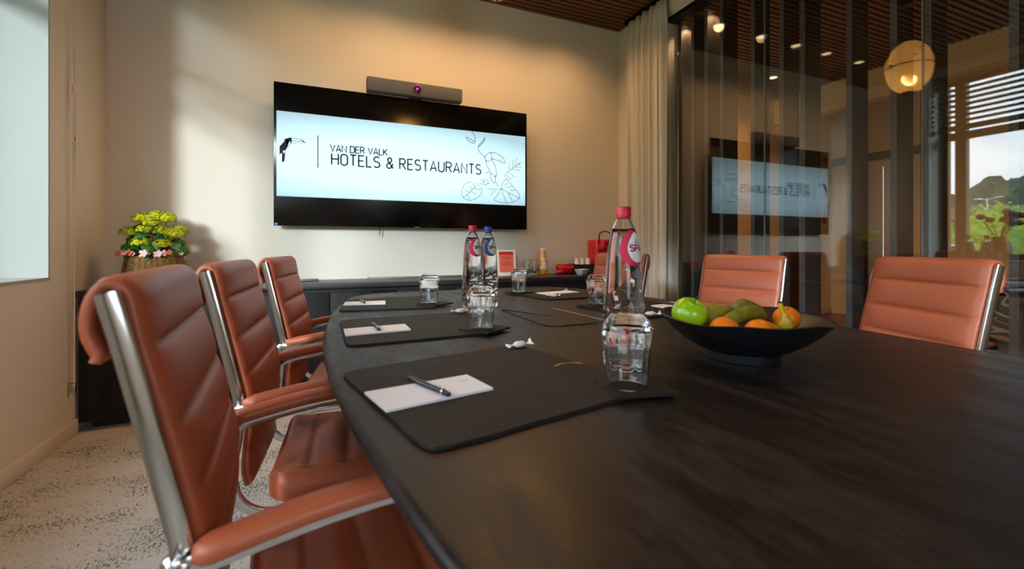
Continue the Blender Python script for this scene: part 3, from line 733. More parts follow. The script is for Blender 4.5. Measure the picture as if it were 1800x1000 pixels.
bm.faces.new(rings[0][::-1]); bm.faces.new(rings[-1])
obj('table_top', bm, 'veneer', tb, 50)
for s in (-1, 1):
    prism('pedestal', round_poly([(-.18, s*.52-.09), (.18, s*.52-.09), (.18, s*.52+.09), (-.18, s*.52+.09)], .06), .02, .70, 'black_metal', tb, .004)
    prism('foot_plate', round_poly([(-.32, s*.52-.2), (.32, s*.52-.2), (.32, s*.52+.2), (-.32, s*.52+.2)], .08), 0, .02, 'black_metal', tb, .004)
# cable hatch let into the top
ho = [(.667, 1.685), (.662, 1.30), (.70, 1.258), (.862, 1.268), (.90, 1.30), (.878, 1.67), (.84, 1.705), (.69, 1.712)]
ho = [(x-TX, y-TY) for x, y in ho]; hc = (.78-TX, 1.48-TY)
hi_ = [(hc[0]+(x-hc[0])*.93, hc[1]+(y-hc[1])*.965) for x, y in ho]
prism('hatch_groove', round_poly(ho, .02), .7395, .7406, 'castor_black', tb)
prism('hatch_lid', round_poly(hi_, .018), .7406, .7432, 'veneer', tb, .0008)
raw('hatch_sheen_strip', [(.906-TX, 1.29-TY, .7414), (.924-TX, 1.292-TY, .7414), (.902-TX, 1.675-TY, .7414), (.884-TX, 1.673-TY, .7414)], [(0, 1, 2, 3)], 'strip_blue_sheen', tb)  # strip laid in for the bluish reflection along the hatch edge

# ================================================================== conference chairs (face +x)
def chair_back():
    path = [(-.226, .435), (-.234, .47), (-.230, .53), (-.2215, .60), (-.224, .66), (-.2385, .73), (-.2575, .81), (-.276, .885), (-.2855, .930), (-.290, .952), (-.299, .966), (-.310, .970), (-.321, .965), (-.329, .950), (-.333, .930), (-.332, .910), (-.327, .895), (-.323, .886), (-.325, .879)]
    P = smooth_path([(x, 0, z) for x, z in path], 11)
    n = len(P); acc = [0]
    for i in range(1, n): acc.append(acc[-1]+(P[i]-P[i-1]).length)
    seams = []            # arc lengths of the horizontal seams on the front
    for zt in (.885, .795, .705, .615, .525):
        for i in range(1, n):
            if P[i].z >= zt and P[i-1].z < zt: seams.append(acc[i]); break
    W = .205; nw = 20; th = .013
    bm = bmesh.new(); F = []; B = []
    front_end = max(seams)+.085
    for i in range(n):
        d = (P[min(i+1, n-1)]-P[max(i-1, 0)]).normalized(); N = Vector((d.z, 0, -d.x))
        s = acc[i]; bul = 0; gro = 0
        if s < front_end:
            cuts = sorted([0]+seams+[front_end]); lo = max(c for c in cuts if c <= s+1e-9); hi = min([c for c in cuts if c > s+1e-9] or [front_end])
            t = (s-lo)/max(hi-lo, 1e-6); bul = .0125*(max(0, 4*t*(1-t)))**.42
        taper = 1.0 if P[i].z > .62 or s > front_end else 1.0-.10*(.62-P[i].z)/.18
        rf, rb = [], []
        for k in range(nw+1):
            v = -1+2*k/nw
            e = max(0, 1-abs(v)**7)
            y = v*W*taper
            ed = .004*abs(v)**14
            rf.append(bm.verts.new(P[i]+N*((th/2+bul*e*(1-.55*abs(v)**4))-ed)+Vector((0, y, 0))))
            rb.append(bm.verts.new(P[i]-N*(th/2+.002)+Vector((0, y, 0))))
        F.append(rf); B.append(rb)
    for i in range(n-1):
        for k in range(nw):
            bm.faces.new((F[i][k], F[i][k+1], F[i+1][k+1], F[i+1][k])); bm.faces.new((B[i][k+1], B[i][k], B[i+1][k], B[i+1][k+1]))
        bm.faces.new((F[i][0], F[i+1][0], B[i+1][0], B[i][0])); bm.faces.new((F[i][nw], B[i][nw], B[i+1][nw], F[i+1][nw]))
    for i in (0, n-1):
        for k in range(nw): bm.faces.new((F[i][k], B[i][k], B[i][k+1], F[i][k+1]))
    return bm
def chair_seat():
    # pad with cross seams inside a plain border, rounded over the front
    nx, ny = 60, 28; x0, x1, W = -.185, .275, .222
    seams = [-.185, -.095, -.005, .085, .175, .275]
    bm = bmesh.new(); top = []; bot = []
    for i in range(nx+1):
        u = i/nx; x = x0+(x1-x0)*u; rt = []; rb = []
        for k in range(ny+1):
            v = -1+2*k/ny
            # plan corners rounded
            cx = min(u, 1-u)*(x1-x0); wr = W-(.045*(1-min(1, cx/.05))**2)
            y = v*wr
            dx = cx; dy = (1-abs(v))*W; de = min(dx, dy)
            edge = -.030*max(0, 1-de/.022)**2
            lo = max([s for s in seams if s <= x+1e-9] or [seams[0]]); hi = min([s for s in seams if s > x+1e-9] or [seams[-1]])
            t = (x-lo)/max(hi-lo, 1e-6); inside = 1 if dy > .045 else 0
            pil = .010*(max(0, 4*t*(1-t)))**.5*inside
            z = .452+pil+edge+(.005 if not inside else 0) - .03*max(0, (u-.86)/.14)**2 + .018*max(0, (.14-u)/.14)**2
            rt.append(bm.verts.new((x, y, z))); rb.append(bm.verts.new((x, y, .395+.004*(abs(v)**6)- .02*max(0, (u-.86)/.14)**2)))
        top.append(rt); bot.append(rb)
    for i in range(nx):
        for k in range(ny):
            bm.faces.new((top[i][k], top[i+1][k], top[i+1][k+1], top[i][k+1])); bm.faces.new((bot[i][k+1], bot[i+1][k+1], bot[i+1][k], bot[i][k]))
        bm.faces.new((top[i][0], bot[i][0], bot[i+1][0], top[i+1][0])); bm.faces.new((top[i][ny], top[i+1][ny], bot[i+1][ny], bot[i][ny]))
    for k in range(ny):
        bm.faces.new((top[0][k], top[0][k+1], bot[0][k+1], bot[0][k])); bm.faces.new((top[nx][k+1], top[nx][k], bot[nx][k], bot[nx][k+1]))
    return bm
def make_chair(label):
    t = thing('conference_chair', label, 'chair', (0, 0, 0), 0, 'leather conference chairs around the table')
    obj('backrest', chair_back(), 'leather', t, True)
    st = obj('seat', chair_seat(), 'leather', t, 60)
    for s in (-1, 1):      # rows of stitches along the seat borders
        bm = bmesh.new()
        for k in range(46):
            x = -.165+k*.0092
            bx(bm, x, x+.0055, s*.181-.0008, s*.181+.0008, .457, .4598)
        o = obj('stitching', bm, 'leather_stitch', st); o['kind'] = 'stuff'
    rail = [(-.310, .958), (-.297, .905), (-.276, .81), (-.256, .72), (-.240, .635), (-.246, .56), (-.256, .49), (-.247, .425), (-.215, .388), (-.165, .373), (-.08, .378), (.06, .388), (.18, .392), (.25, .388)]
    for s in (-1, 1):
        R = smooth_path([(x, s*.211, z) for x, z in rail], 5)
        obj('side_rail', rail_bm(R), 'chrome', t, 50)
        A = smooth_path([(-.248, s*.226, .628), (-.19, s*.228, .640), (-.08, s*.229, .656), (.03, s*.229, .661), (.085, s*.228, .646), (.118, s*.226, .60), (.128, s*.223, .53), (.132, s*.222, .46), (.132, s*.216, .395)], 5)
        ab = obj('arm_bar', rail_bm(A, .0045, .0125), 'chrome', t, 50)
        obj('armrest_pad', pad_bm(smooth_path([(-.228, s*.229, .648), (-.17, s*.230, .659), (-.08, s*.230, .672), (.02, s*.230, .676), (.075, s*.230, .667)], 5)), 'leather', t, True)
        My = Matrix.Translation((-.250, s*.222, .628)) @ Matrix.Rotation(pi/2, 4, 'X')
        obj('arm_bolt', lathe_bm([(.008, -.024), (.0145, -.022), (.0145, -.012), (.009, -.008), (.009, .014), (.0145, .016), (.0145, .024), (.007, .026)], 18, None, My), 'chrome', t, 40)
    obj('back_brace', tube_bm([(-.262, -.21, .735), (-.268, 0, .735), (-.262, .21, .735)], .009, 10), 'chrome', t, 60)
    obj('seat_brace', tube_bm([(.02, -.21, .386), (.02, .21, .386)], .010, 10), 'chrome', t, 60)
    box('tilt_mechanism', -.10, .10, -.07, .07, .335, .384, 'castor_black', t, .012)
    lathe('gas_column', [(.026, .10), (.026, .22), (.019, .221), (.019, .336)], 'chrome', t, 20, 40)
    for k in range(5):
        a = 2*pi*k/5+.35; d = Vector((cos(a), sin(a), 0))
        leg = obj('base_leg', tube_bm([d*.02+Vector((0, 0, .115)), d*.15+Vector((0, 0, .105)), d*.255+Vector((0, 0, .082))], [.022, .017, .012], 10), 'chrome', t, 60)
        c = d*.25; n_ = Vector((-sin(a+.8), cos(a+.8), 0))
        bm = bmesh.new()
        Mw = Matrix.Translation((c.x, c.y, .030)) @ Vector((0, 0, 1)).rotation_difference(n_).to_matrix().to_4x4()
        lathe_bm([(.018, -.024), (.030, -.021), (.030, -.004), (.014, -.003), (.014, .003), (.030, .004), (.030, .021), (.018, .024)], 20, bm, Mw)
        obj('castor_wheel', bm, 'castor_black', leg, 40)
        bm = lathe_bm([(.013, .058), (.014, .085), (.006, .09)], 12, None, Matrix.Translation((c.x, c.y, 0)))
        obj('castor_hood', bm, 'chrome', leg, 50)
    return t
def rail_bm(P, ht=.0055, hw=.0115):
    """flat bar lying in an x/z plane: thickness along y"""
    bm = bmesh.new(); rings = []
    for i in range(len(P)):
        d = (P[min(i+1, len(P)-1)]-P[max(i-1, 0)]).normalized(); y = Vector((0, 1, 0)); q = d.cross(y).normalized()
        rings.append([bm.verts.new(P[i]+y*a*ht+q*b*hw) for a, b in ((1, .8), (.7, 1), (-.7, 1), (-1, .8), (-1, -.8), (-.7, -1), (.7, -1), (1, -.8))])
    for a, b in zip(rings, rings[1:]):
        for k in range(8): bm.faces.new((a[k], a[(k+1) % 8], b[(k+1) % 8], b[k]))
    bm.faces.new(rings[0]); bm.faces.new(rings[-1]); return bm
def pad_bm(P):
    bm = bmesh.new(); rings = []; n = len(P)
    for i in range(n):
        d = (P[min(i+1, n-1)]-P[max(i-1, 0)]).normalized(); y = Vector((0, 1, 0)); q = d.cross(y).normalized()
        if q.z < 0: q = -q
        e = min(i, n-1-i)/n; k_ = min(1, .55+e*6)
        rings.append([bm.verts.new(P[i]+y*.0235*k_*a+q*.0135*k_*b) for a, b in ((1, .1), (.92, .62), (.6, .95), (0, 1.05), (-.6, .95), (-.92, .62), (-1, .1), (-.94, -.6), (-.6, -.95), (.6, -.95), (.94, -.6))])
    for a, b in zip(rings, rings[1:]):
        m_ = len(a)
        for k in range(m_): bm.faces.new((a[k], a[(k+1) % m_], b[(k+1) % m_], b[k]))
    bm.faces.new(rings[0]); bm.faces.new(rings[-1]); return bm
CH0 = make_chair('tan leather conference chair closest to the camera on the left side')
def place_left(o, jx, jy, deg):
    r = radians(deg); lx, ly = -.240, -.211
    o.location = (jx-(cos(r)*lx-sin(r)*ly), jy-(sin(r)*lx+cos(r)*ly), 0); o.rotation_euler = (0, 0, r); return o
def place_right(o, nx_, ny_, deg):
    r = radians(deg); lx, ly = -.300, .205
    o.location = (nx_-(cos(r)*lx-sin(r)*ly), ny_-(sin(r)*lx+cos(r)*ly), 0); o.rotation_euler = (0, 0, r); return o
place_left(CH0, -.149, .640, 4.5)
place_left(dup(CH0, 'tan leather conference chair, middle one of the three on the left side', (0, 0, 0), 0), -.173, 1.206, -4)
place_left(dup(CH0, 'tan leather conference chair on the left side, closest to the sideboard', (0, 0, 0), 0), -.128, 1.91, -9)
place_right(dup(CH0, 'tan leather conference chair at the far right, in front of the patterned armchair', (0, 0, 0), 0), 1.80, .64, 157.5)
place_right(dup(CH0, 'tan leather conference chair directly behind the fruit bowl', (0, 0, 0), 0), 2.04, 1.45, 191)
place_right(dup(CH0, 'tan leather conference chair beside the curtain, behind the tall water bottle', (0, 0, 0), 0), 1.81, 2.16, 191)

for k, o in enumerate([o for o in COL.objects if o.name.startswith('conference_chair')]): o.scale = (1, 1, (.990, .984, .980, .986, .980, .980)[k])

# ================================================================== place settings
MZ = TZ+.0065
def slate_mat(label, pts, seed):
    rnd = random.Random(seed); cx = sum(p[0] for p in pts)/4; cy = sum(p[1] for p in pts)/4
    t = thing('slate_placemat', label, 'placemat', (cx, cy, TZ), 0, 'slate placemats on the table')
    out = []
    for i in range(4):                       # chipped, slightly wavy split edge
        a = Vector(pts[i]); b = Vector(pts[(i+1) % 4]); n = 16
        d = (b-a).normalized(); nn = Vector((-d.y, d.x))
        for j in range(n):
            tt = j/n
            c = a.lerp(b, tt) + nn*rnd.uniform(-.0012, .0012)
            if j == 0: c = c + ((b-a).normalized()+(Vector(pts[i-1])-a).normalized())*.008
            out.append((c.x-cx, c.y-cy))
    obj('slate_slab', prism_bm(out, .0003, .0065, None, .0012, 1), 'slate', t, 30)
    return t
M1 = [(.035, .965), (.124, .548), (.566, .638), (.470, 1.055)]
M2 = [(.060, 1.645), (.060, 1.216), (.505, 1.236), (.510, 1.668)]
M3 = [(.102, 2.262), (.066, 1.888), (.450, 1.835), (.500, 2.285)]
M4 = [(.945, 2.250), (1.000, 1.902), (1.400, 1.90), (1.385, 2.335)]
M5 = [(.985, 1.655), (1.010, 1.440), (1.080, 1.230), (1.500, 1.330), (1.430, 1.700)]
M5 = [(1.000, 1.660), (1.060, 1.275), (1.500, 1.345), (1.440, 1.720)]
M6 = [(1.05, .96), (1.08, .52), (1.50, .53), (1.49, .97)]
slate_mat('square grey slate placemat closest to the camera, with a small gold mark', M1, 1)
slate_mat('square grey slate placemat in the middle of the left table side', M2, 2)
slate_mat('square grey slate placemat at the far left corner of the table', M3, 3)
slate_mat('square grey slate placemat at the far right corner of the table', M4, 4)
slate_mat('square grey slate placemat in front of the chair behind the fruit bowl', M5, 5)
# small gold feather mark printed on the nearest placemat
gm = obj('gold_mark', ribbons_bm([sm2([(.455, .832), (.480, .846), (.502, .842), (.520, .826)]), sm2([(.500, .846), (.512, .840), (.522, .842)])], .006, lambda x, y: (x-.29875, y-.8015, .0068)), 'gold', [o for o in COL.objects if o.name.startswith('slate_placemat')][0])

def notepad(label, pts, z=MZ):
    t = thing('notepad', label, 'notepad', (0, 0, 0), 0, 'white notepads on the placemats')
    obj('paper_block', prism_bm(pts, z+.0003, z+.0042), 'paper', t)
    a, b, c, d = [Vector(p) for p in pts]
    # faint printed line near the free end
    e = lambda u, v: tuple(a.lerp(d, u).lerp(b.lerp(c, u), v))
    obj('printed_line', ribbons_bm([[e(.80, .30), e(.92, .30)], [e(.83, .38), e(.92, .38)]], .0012, lambda x, y: (x, y, z+.0045)), 'label_grey', t)
notepad('white notepad on the placemat closest to the camera', [(.069, .803), (.092, .700), (.280, .737), (.262, .834)])
notepad('white notepad on the middle left placemat', [(.064, 1.443), (.064, 1.336), (.250, 1.354), (.250, 1.460)])
notepad('white notepad on the far left placemat', [(.103, 2.145), (.088, 2.035), (.260, 2.008), (.274, 2.120)])
notepad('white notepad with a raised corner on the far right placemat', [(1.066, 2.165), (1.080, 2.062), (1.302, 2.105), (1.290, 2.205)])
notepad('white notepad half hidden by the green apple', [(1.285, 1.505), (1.287, 1.408), (1.480, 1.440), (1.474, 1.545)])
raw('raised_corner', [(1.245, 2.190, MZ+.0045), (1.290, 2.203, MZ+.0045), (1.272, 2.185, MZ+.020)], [(0, 1, 2)], 'paper', [o for o in COL.objects if o.name.startswith('notepad')][3])
def pen(label, a, b, z):
    a = Vector((a[0], a[1], z)); b = Vector((b[0], b[1], z)); d = (b-a).normalized(); L = (b-a).length
    t = thing('ballpoint_pen', label, 'pen', a, atan2(d.y, d.x), 'pens on the notepads')
    Mp = Matrix.Rotation(pi/2, 4, 'Y')
    obj('barrel', lathe_bm([(.0028, 0), (.0048, .004), (.0050, L*.3), (.0050, L*.86)], 14, None, Mp), 'pen_dark', t, 40)
    obj('ring', lathe_bm([(.0052, L*.84), (.0054, L*.845), (.0054, L*.875), (.0052, L*.88)], 14, None, Mp), 'chrome', t, 40)
    obj('push_button', lathe_bm([(.0046, L*.88), (.0042, L*.97), (.003, L)], 14, None, Mp), 'pen_dark', t, 40)
    box('clip', L*.5, L*.88, -.0014, .0014, .0052, .0066, 'chrome', t, .0004)
PZ = MZ+.0042+.0054
pen('dark ballpoint pen on the nearest notepad', (.150, .838), (.195, .716), PZ)
pen('dark ballpoint pen on the middle left notepad', (.152, 1.478), (.158, 1.358), PZ)
pen('dark ballpoint pen on the far left notepad', (.166, 2.140), (.176, 2.030), PZ)
pen('dark ballpoint pen behind the green apple', (1.352, 1.540), (1.398, 1.442), PZ)

def coaster(label, c, deg, w, seed):
    rnd = random.Random(seed); t = thing('slate_coaster', label, 'coaster', (c[0], c[1], MZ), radians(deg), 'slate coasters under the tumblers')
    out = []
    cs = [(-w, -w), (w, -w), (w, w), (-w, w)]
    for i in range(4):
        a = Vector(cs[i]); b = Vector(cs[(i+1) % 4]); d = (b-a).normalized(); nn = Vector((-d.y, d.x))
        for j in range(10): q = a.lerp(b, j/10)+nn*rnd.uniform(-.0025, .0025); out.append(tuple(q))
    obj('slate_slab', prism_bm(out, .0003, .0055, None, .001, 1), 'slate', t, 30)
CZ = MZ+.0055
def tumbler_bm(n=48):
    """upside-down tumbler: rim on the coaster, thick faceted base on top"""
    H = .127
    outer = [(.0345, 0), (.0352, .002), (.0375, .030), (.0405, .062), (.0445, .084), (.0462, .094), (.0450, .102), (.0400, .113), (.0330, .122), (.0290, .1262), (.0260, .127)]
    inner = [(.0060, .1075), (.0200, .1070), (.0300, .1045), (.0390, .099), (.0424, .089), (.0390, .064), (.0362, .031), (.0335, .001)]
    bm = bmesh.new(); rings = []
    for idx, (r, z) in enumerate(outer+inner):
        fac = idx < len(outer) and .02 < z < .12
        ring = []
        for k in range(n):
            a = 2*pi*k/n
            rr = r
            if fac:
                m_ = 2*pi/12; b = (a % m_)-m_/2; rr = r*(1-.55*(1-cos(m_/2)/cos(b)) * 0) * (1-.030*(1-abs(b)/(m_/2))**1.0)
            ring.append(bm.verts.new((rr*cos(a), rr*sin(a), z)))
        rings.append(ring)
    for a, b in zip(rings, rings[1:]):
        for k in range(n): bm.faces.new((a[k], a[(k+1) % n], b[(k+1) % n], b[k]))
    nO = len(outer)
    # close the outer top disc, the inner roof and the rim
    bm.faces.ensure_lookup_table()
    for f in [f for f in bm.faces if all(v in rings[nO-1] or v in rings[nO] for v in f.verts)]: bm.faces.remove(f)
    bm.faces.new(rings[nO-1]); bm.faces.new(rings[nO])
    for k in range(n): bm.faces.new((rings[-1][k], rings[-1][(k+1) % n], rings[0][(k+1) % n], rings[0][k]))
    return bm
def tumbler(label, c, z, flip=False):
    global TUM
    if TUM is None: o = obj('tumbler', tumbler_bm(), 'glass', None, 35); TUM = o.data
    else: o = link('tumbler', TUM)
    o.location = (c[0], c[1], z); o.rotation_euler = (pi, 0, .3) if flip else (0, 0, random.uniform(0, 1))
    if flip: o.location.z = z+.127
    tag(o, label, 'glass', 'clear glass tumblers')
    return o
TUM = None
coaster('slate coaster under the large tumbler in the foreground', (.518, .652), -14, .056, 11); tumbler('upturned clear tumbler in the foreground, on the nearest placemat', (.503, .652), CZ)
coaster('slate coaster on the middle left placemat', (.462, 1.285), 32, .056, 12); tumbler('upturned clear tumbler in front of the two water bottles', (.446, 1.276), CZ)
coaster('slate coaster on the far left placemat', (.462, 1.935), 30, .056, 13); tumbler('upturned clear tumbler on the far left placemat', (.440, 1.950), CZ)
coaster('slate coaster on the far right placemat', (.992, 2.225), 25, .056, 14); tumbler('upturned clear tumbler on the far right placemat, before the menu card', (1.003, 2.245), CZ)
coaster('slate coaster left of the tall foreground bottle', (1.075, 1.60), 28, .056, 15); tumbler('upturned clear tumbler left of the tall foreground bottle', (1.088, 1.618), CZ)

def sweet(label, c, deg, s=1.0, z=MZ, seed=1):
    rnd = random.Random(seed); V = []; F = []; n, m_ = 14, 10
    for i in range(n+1):
        u = i/n*2-1
        r = .0105*max(.12, 1-abs(u/.62)**3) if abs(u) < .62 else .0035+.0075*((abs(u)-.62)/.38)
        fl = 1 if abs(u) < .62 else .45
        for k in range(m_):
            a = 2*pi*k/m_; q = r*(1+rnd.uniform(-.14, .14))*s
            zz = max(.0006, .0085*s + q*fl*sin(a)*.85)
            V.append((u*.036*s, q*cos(a)*(1.25 if abs(u) > .62 else 1), zz+ (.008 if i == n and k < 3 else 0)))
    for i in range(n):
        for k in range(m_): F.append((i*m_+k, i*m_+(k+1) % m_, (i+1)*m_+(k+1) % m_, (i+1)*m_+k))
    F.append(tuple(range(m_))); F.append(tuple(n*m_+k for k in range(m_)))
    t = thing('wrapped_sweet', label, 'sweet', (c[0], c[1], z), radians(deg), 'wrapped sweets on the placemats')
    raw('twist_wrapper', V, F, 'wrap_white', t, 40)
sweet('white wrapped sweet on the corner of the nearest placemat', (.458, 1.020), 8, .95, MZ, 1)
sweet('white wrapped sweet behind the tumbler on the middle left placemat', (.490, 1.640), -10, 1, MZ, 2)
sweet('white wrapped sweet in front of the notepad on the far right placemat', (1.072, 1.975), -30, .95, MZ, 3)
sweet('white wrapped sweet between the tall bottle and the fruit bowl', (1.108, 1.300), -28, .95, MZ, 4)

# ================================================================== water bottles
BP = [(.0300, 0), (.0390, .002), (.0424, .008), (.0428, .02), (.0424, .10), (.0412, .145), (.0392, .185), (.0366, .222), (.0336, .252), (.0296, .278), (.0240, .298), (.0178, .312), (.0140, .319), (.0138, .325)]
def brad(z):
    for (r0, z0), (r1, z1) in zip(BP, BP[1:]):
        if z0 <= z <= z1: return r0+(r1-r0)*(z-z0)/(z1-z0)
    return .014
def bottle(label, c, face_deg, cap, lab, txt):
    t = thing('water_bottle', label, 'bottle', (c[0], c[1], TZ+.0003), radians(face_deg), 'glass water bottles on the table')
    bp = smooth_path([(r, 0, z) for r, z in BP], 4); prof = [(v.x, v.z) for v in bp]
    # lower third carries a swirl relief, modelled as ripples
    n = 64; bm = bmesh.new(); rings = []
    zs = [p for p in prof]
    fine = []
    for (r, z) in zs: fine.append((r, z))
    extra = [(brad(z), z) for z in [.012+.004*i for i in range(34)]]
    fine = sorted({round(z, 4): r for r, z in fine+extra}.items()); fine = [(r, z) for z, r in fine]
    rnd = random.Random(5)
    sw = [(rnd.uniform(0, 2*pi), rnd.uniform(.03, .135), rnd.uniform(.012, .026)) for _ in range(34)]
    fine = [q for q in fine if q[1] <= .294]
    for r, z in fine:
        ring = []
        for k in range(n):
            a = 2*pi*k/n; d = 0
            if z < .15:
                for (sa, sz, sr) in sw:
                    da = (a-sa+pi) % (2*pi)-pi; q = sqrt((da*.042)**2+(z-sz)**2)
                    d += .0011*math.exp(-((q-sr)/.0028)**2)
            ring.append(bm.verts.new(((r+d)*cos(a), (r+d)*sin(a), z)))
        rings.append(ring)
    for a, b in zip(rings, rings[1:]):
        for k in range(n): bm.faces.new((a[k], a[(k+1) % n], b[(k+1) % n], b[k]))
    bm.faces.new(rings[0]); bm.faces.new(rings[-1])
    obj('glass_body', bm, 'water_glass', t, True)
    nk = [(brad(z), z) for z in (.2943, .299, .304, .308, .312, .3155, .319, .325)]
    obj('glass_neck', closed_lathe_bm(nk+[(r-.0018, z) for r, z in nk[::-1]], 48), 'glass', t, True)
    bm = bmesh.new()
    cprof = [(.0145, .3195), (.0152, .3205), (.0152, .3235), (.0148, .324), (.0156, .3245), (.0156, .342), (.0146, .3445), (.004, .345)]
    rr = []
    for r, z in cprof:
        rr.append([bm.verts.new(((r+(.0004 if k % 2 and .324 < z < .343 else 0))*cos(2*pi*k/48), (r+(.0004 if k % 2 and .324 < z < .343 else 0))*sin(2*pi*k/48), z)) for k in range(48)])
    for a, b in zip(rr, rr[1:]):
        for k in range(48): bm.faces.new((a[k], a[(k+1) % 48], b[(k+1) % 48], b[k]))
    bm.faces.new(rr[0]); bm.faces.new(rr[-1])
    obj('screw_cap', bm, cap, t, 40)
    # drop-shaped label, curved on the shoulder; u = horizontal arc, v = height
    def on(u, v, off): 
        r = brad(v)+off; a = u/.036
        return (r*cos(a), r*sin(a), v)
    def drop(cx, cz, hw, hh, k=28):
        out = []
        for i in range(k):
            a = 2*pi*i/k; f = sin(a)
            wv = hw*(1-.34*max(0, f)**1.2)
            out.append((cx+wv*cos(a), cz+hh*f))
        return out
    def patch(name, pts, m, off, hub):
        bm = bmesh.new()
        rings_ = []
        for f in (1, .8, .6, .4, .2):
            rings_.append([bm.verts.new(on(hub[0]+(x-hub[0])*f, hub[1]+(z-hub[1])*f, off)) for x, z in pts])
        for a, b in zip(rings_, rings_[1:]):
            for k in range(len(a)): bm.faces.new((a[k], a[(k+1) % len(a)], b[(k+1) % len(b)], b[k]))
        bm.faces.new(rings_[-1])
        return obj(name, bm, m, t, True)
    lb = patch('label_back', drop(0, .257, .0335, .0385), lab, .0010, (0, .257))
    def sub(name, pts, m, off, hub):
        o = patch(name, pts, m, off, hub); o.parent = lb; return o
    sub('label_face', drop(.0085, .258, .0235, .0320), 'label_white', .0015, (.0085, .258))
    k = text_polys('SPA', -.010, .250, .0125, .037, .14)
    obj('label_lettering', ribbons_bm(k, .0034, lambda x, z: on(x, z, .0020)), txt, lb)
    obj('label_emblem', ribbons_bm([[(.004, .267), (.008, .273), (.0095, .280), (.011, .273), (.015, .267)], [(.001, .266), (.0095, .270), (.018, .266)]], .0014, lambda x, z: on(x, z, .0020)), 'label_grey', lb)
    obj('label_small_print', ribbons_bm([[(-.006, .2405), (.022, .2405)], [(-.003, .236), (.019, .236)]], .0016, lambda x, z: on(x, z, .0020)), 'label_grey', lb)
    return t
bottle('tall glass water bottle with red cap in the foreground', (.600, .790), -127+38, 'cap_red', 'label_red', 'label_text')
bottle('glass water bottle with red cap beside the blue-capped one', (.566, 1.726), -108+28, 'cap_red', 'label_red', 'label_text_blue')
bottle('glass water bottle with blue cap', (.660, 1.800), -110+22, 'cap_blue', 'label_blue', 'label_text_blue')

# ================================================================== fruit bowl
BC = Vector((.905, .748, 0)); ER = Vector((.919, -.394, 0)); EF = Vector((.394, .919, 0))
fb = thing('fruit_bowl', 'wide black stoneware bowl holding mixed fruit', 'bowl', (BC.x, BC.y, TZ+.0003))
prof = [(r*.985, z if z < .03 else .03+(z-.03)*.87) for r, z in [(.072, 0), (.080, .0015), (.0815, .012), (.082, .020), (.098, .026), (.130, .047), (.158, .073), (.178, .100), (.1835, .1075), (.181, .1095), (.176, .107), (.153, .080), (.124, .055), (.090, .036), (.050, .028), (.004, .027)]]
n = 72; bm = bmesh.new(); rings = []
for r, z in prof:
    w_ = max(0, (z-.06)/.05)
    rings.append([bm.verts.new((r*(1+.006*w_*sin(3*a+.5))*cos(a), r*(1+.006*w_*sin(2*a))*sin(a), z+.0035*w_*sin(3*a+1.0)+.002*w_*sin(7*a))) for a in [2*pi*k/n for k in range(n)]])
for a, b in zip(rings, rings[1:]):
    for k in range(n): bm.faces.new((a[k], a[(k+1) % n], b[(k+1) % n], b[k]))
bm.faces.new(rings[0]); bm.faces.new(rings[-1])
obj('bowl_shell', bm, 'bowl_black', fb, 60)
def at_bowl(r, f, z): return BC+ER*r+EF*f+Vector((0, 0, z))
def fruit(name, label, r, f, z, prof, m, stem=True, tilt=(0, 0)):
    t = thing(name, label, name.split('_')[-1], at_bowl(r, f, z)); t.rotation_euler = (tilt[0], tilt[1], .4)
    lathe('flesh' if name != 'orange' else 'peel', prof, m, t, 36, True)
    if stem: tube('stem', [(0, 0, prof[-1][1]-.004), (.001, .002, prof[-1][1]+.008), (.004, .003, prof[-1][1]+.016)], [.0016, .0013, .002], 'fruit_stem', t, 6)
    else: lathe('stem_button', [(.0032, prof[-1][1]-.001), (.0028, prof[-1][1]+.0015), (.0005, prof[-1][1]+.002)], 'moss', t, 8)
def ball(R, dim=.0, k=18, sq=1.0):
    out = []
    for i in range(k+1):
        a = -pi/2+pi*i/k; rr = R*cos(a); z = R*sin(a)*sq
        z -= dim*math.exp(-(rr/(R*.35))**2)*(1 if z > 0 else -1)*R
        out.append((max(rr, .0006), z))
    return out
fruit('green_apple', 'shiny green apple at the left of the fruit bowl', -.120, .006, .842, ball(.0405, .16, 22, .94), 'apple', True, (.5, -.25))
fruit('orange', 'orange beside the apple, just above the bowl rim', -.066, -.054, .812, ball(.032, .04), 'orange', False, (.4, .2))
fruit('orange', 'orange at the centre front of the fruit bowl',   .004, -.068, .809, ball(.032, .04), 'orange', False, (-.3, .4))
fruit('orange', 'small orange at the right end of the fruit bowl',   .112, .012, .829, ball(.029, .04), 'orange', False, (.2, -.5))
fruit('brown_pear', 'brownish green pear beside the apple', -.052, .044, .824, [(.0006, -.034), (.018, -.032), (.031, -.020), (.035, -.002), (.032, .015), (.024, .030), (.017, .043), (.011, .052), (.0006, .055)], 'pear', True, (.9, .9))
def banana(label, pts, m, rmax=.0165, neck=.72):
    P = smooth_path([at_bowl(*p) for p in pts], 6); n_ = len(P); base = P[0].copy()
    P = [p-base for p in P]; R = []
    for i in range(n_):
        u = i/(n_-1)
        R.append(rmax*max(.22, min(1, u/.16+.2))*(1 if u < neck else max(.34, 1-(u-neck)/(1-neck)*(.75 if neck > .7 else 1.5))))
    t = thing('banana', label, 'banana', base, 0, 'bananas in the fruit bowl')
    bm = bmesh.new(); tube_bm(P[:-2], R[:-2], 10, bm, up=Vector((.3, .8, .5)))
    obj('banana_skin', bm, m, t, 70)
    tube('dark_tip', P[-3:], [R[-3]*1.03, R[-2]*1.0, R[-1]*.9], 'fruit_stem', t, 8, up=(.3, .8, .5))
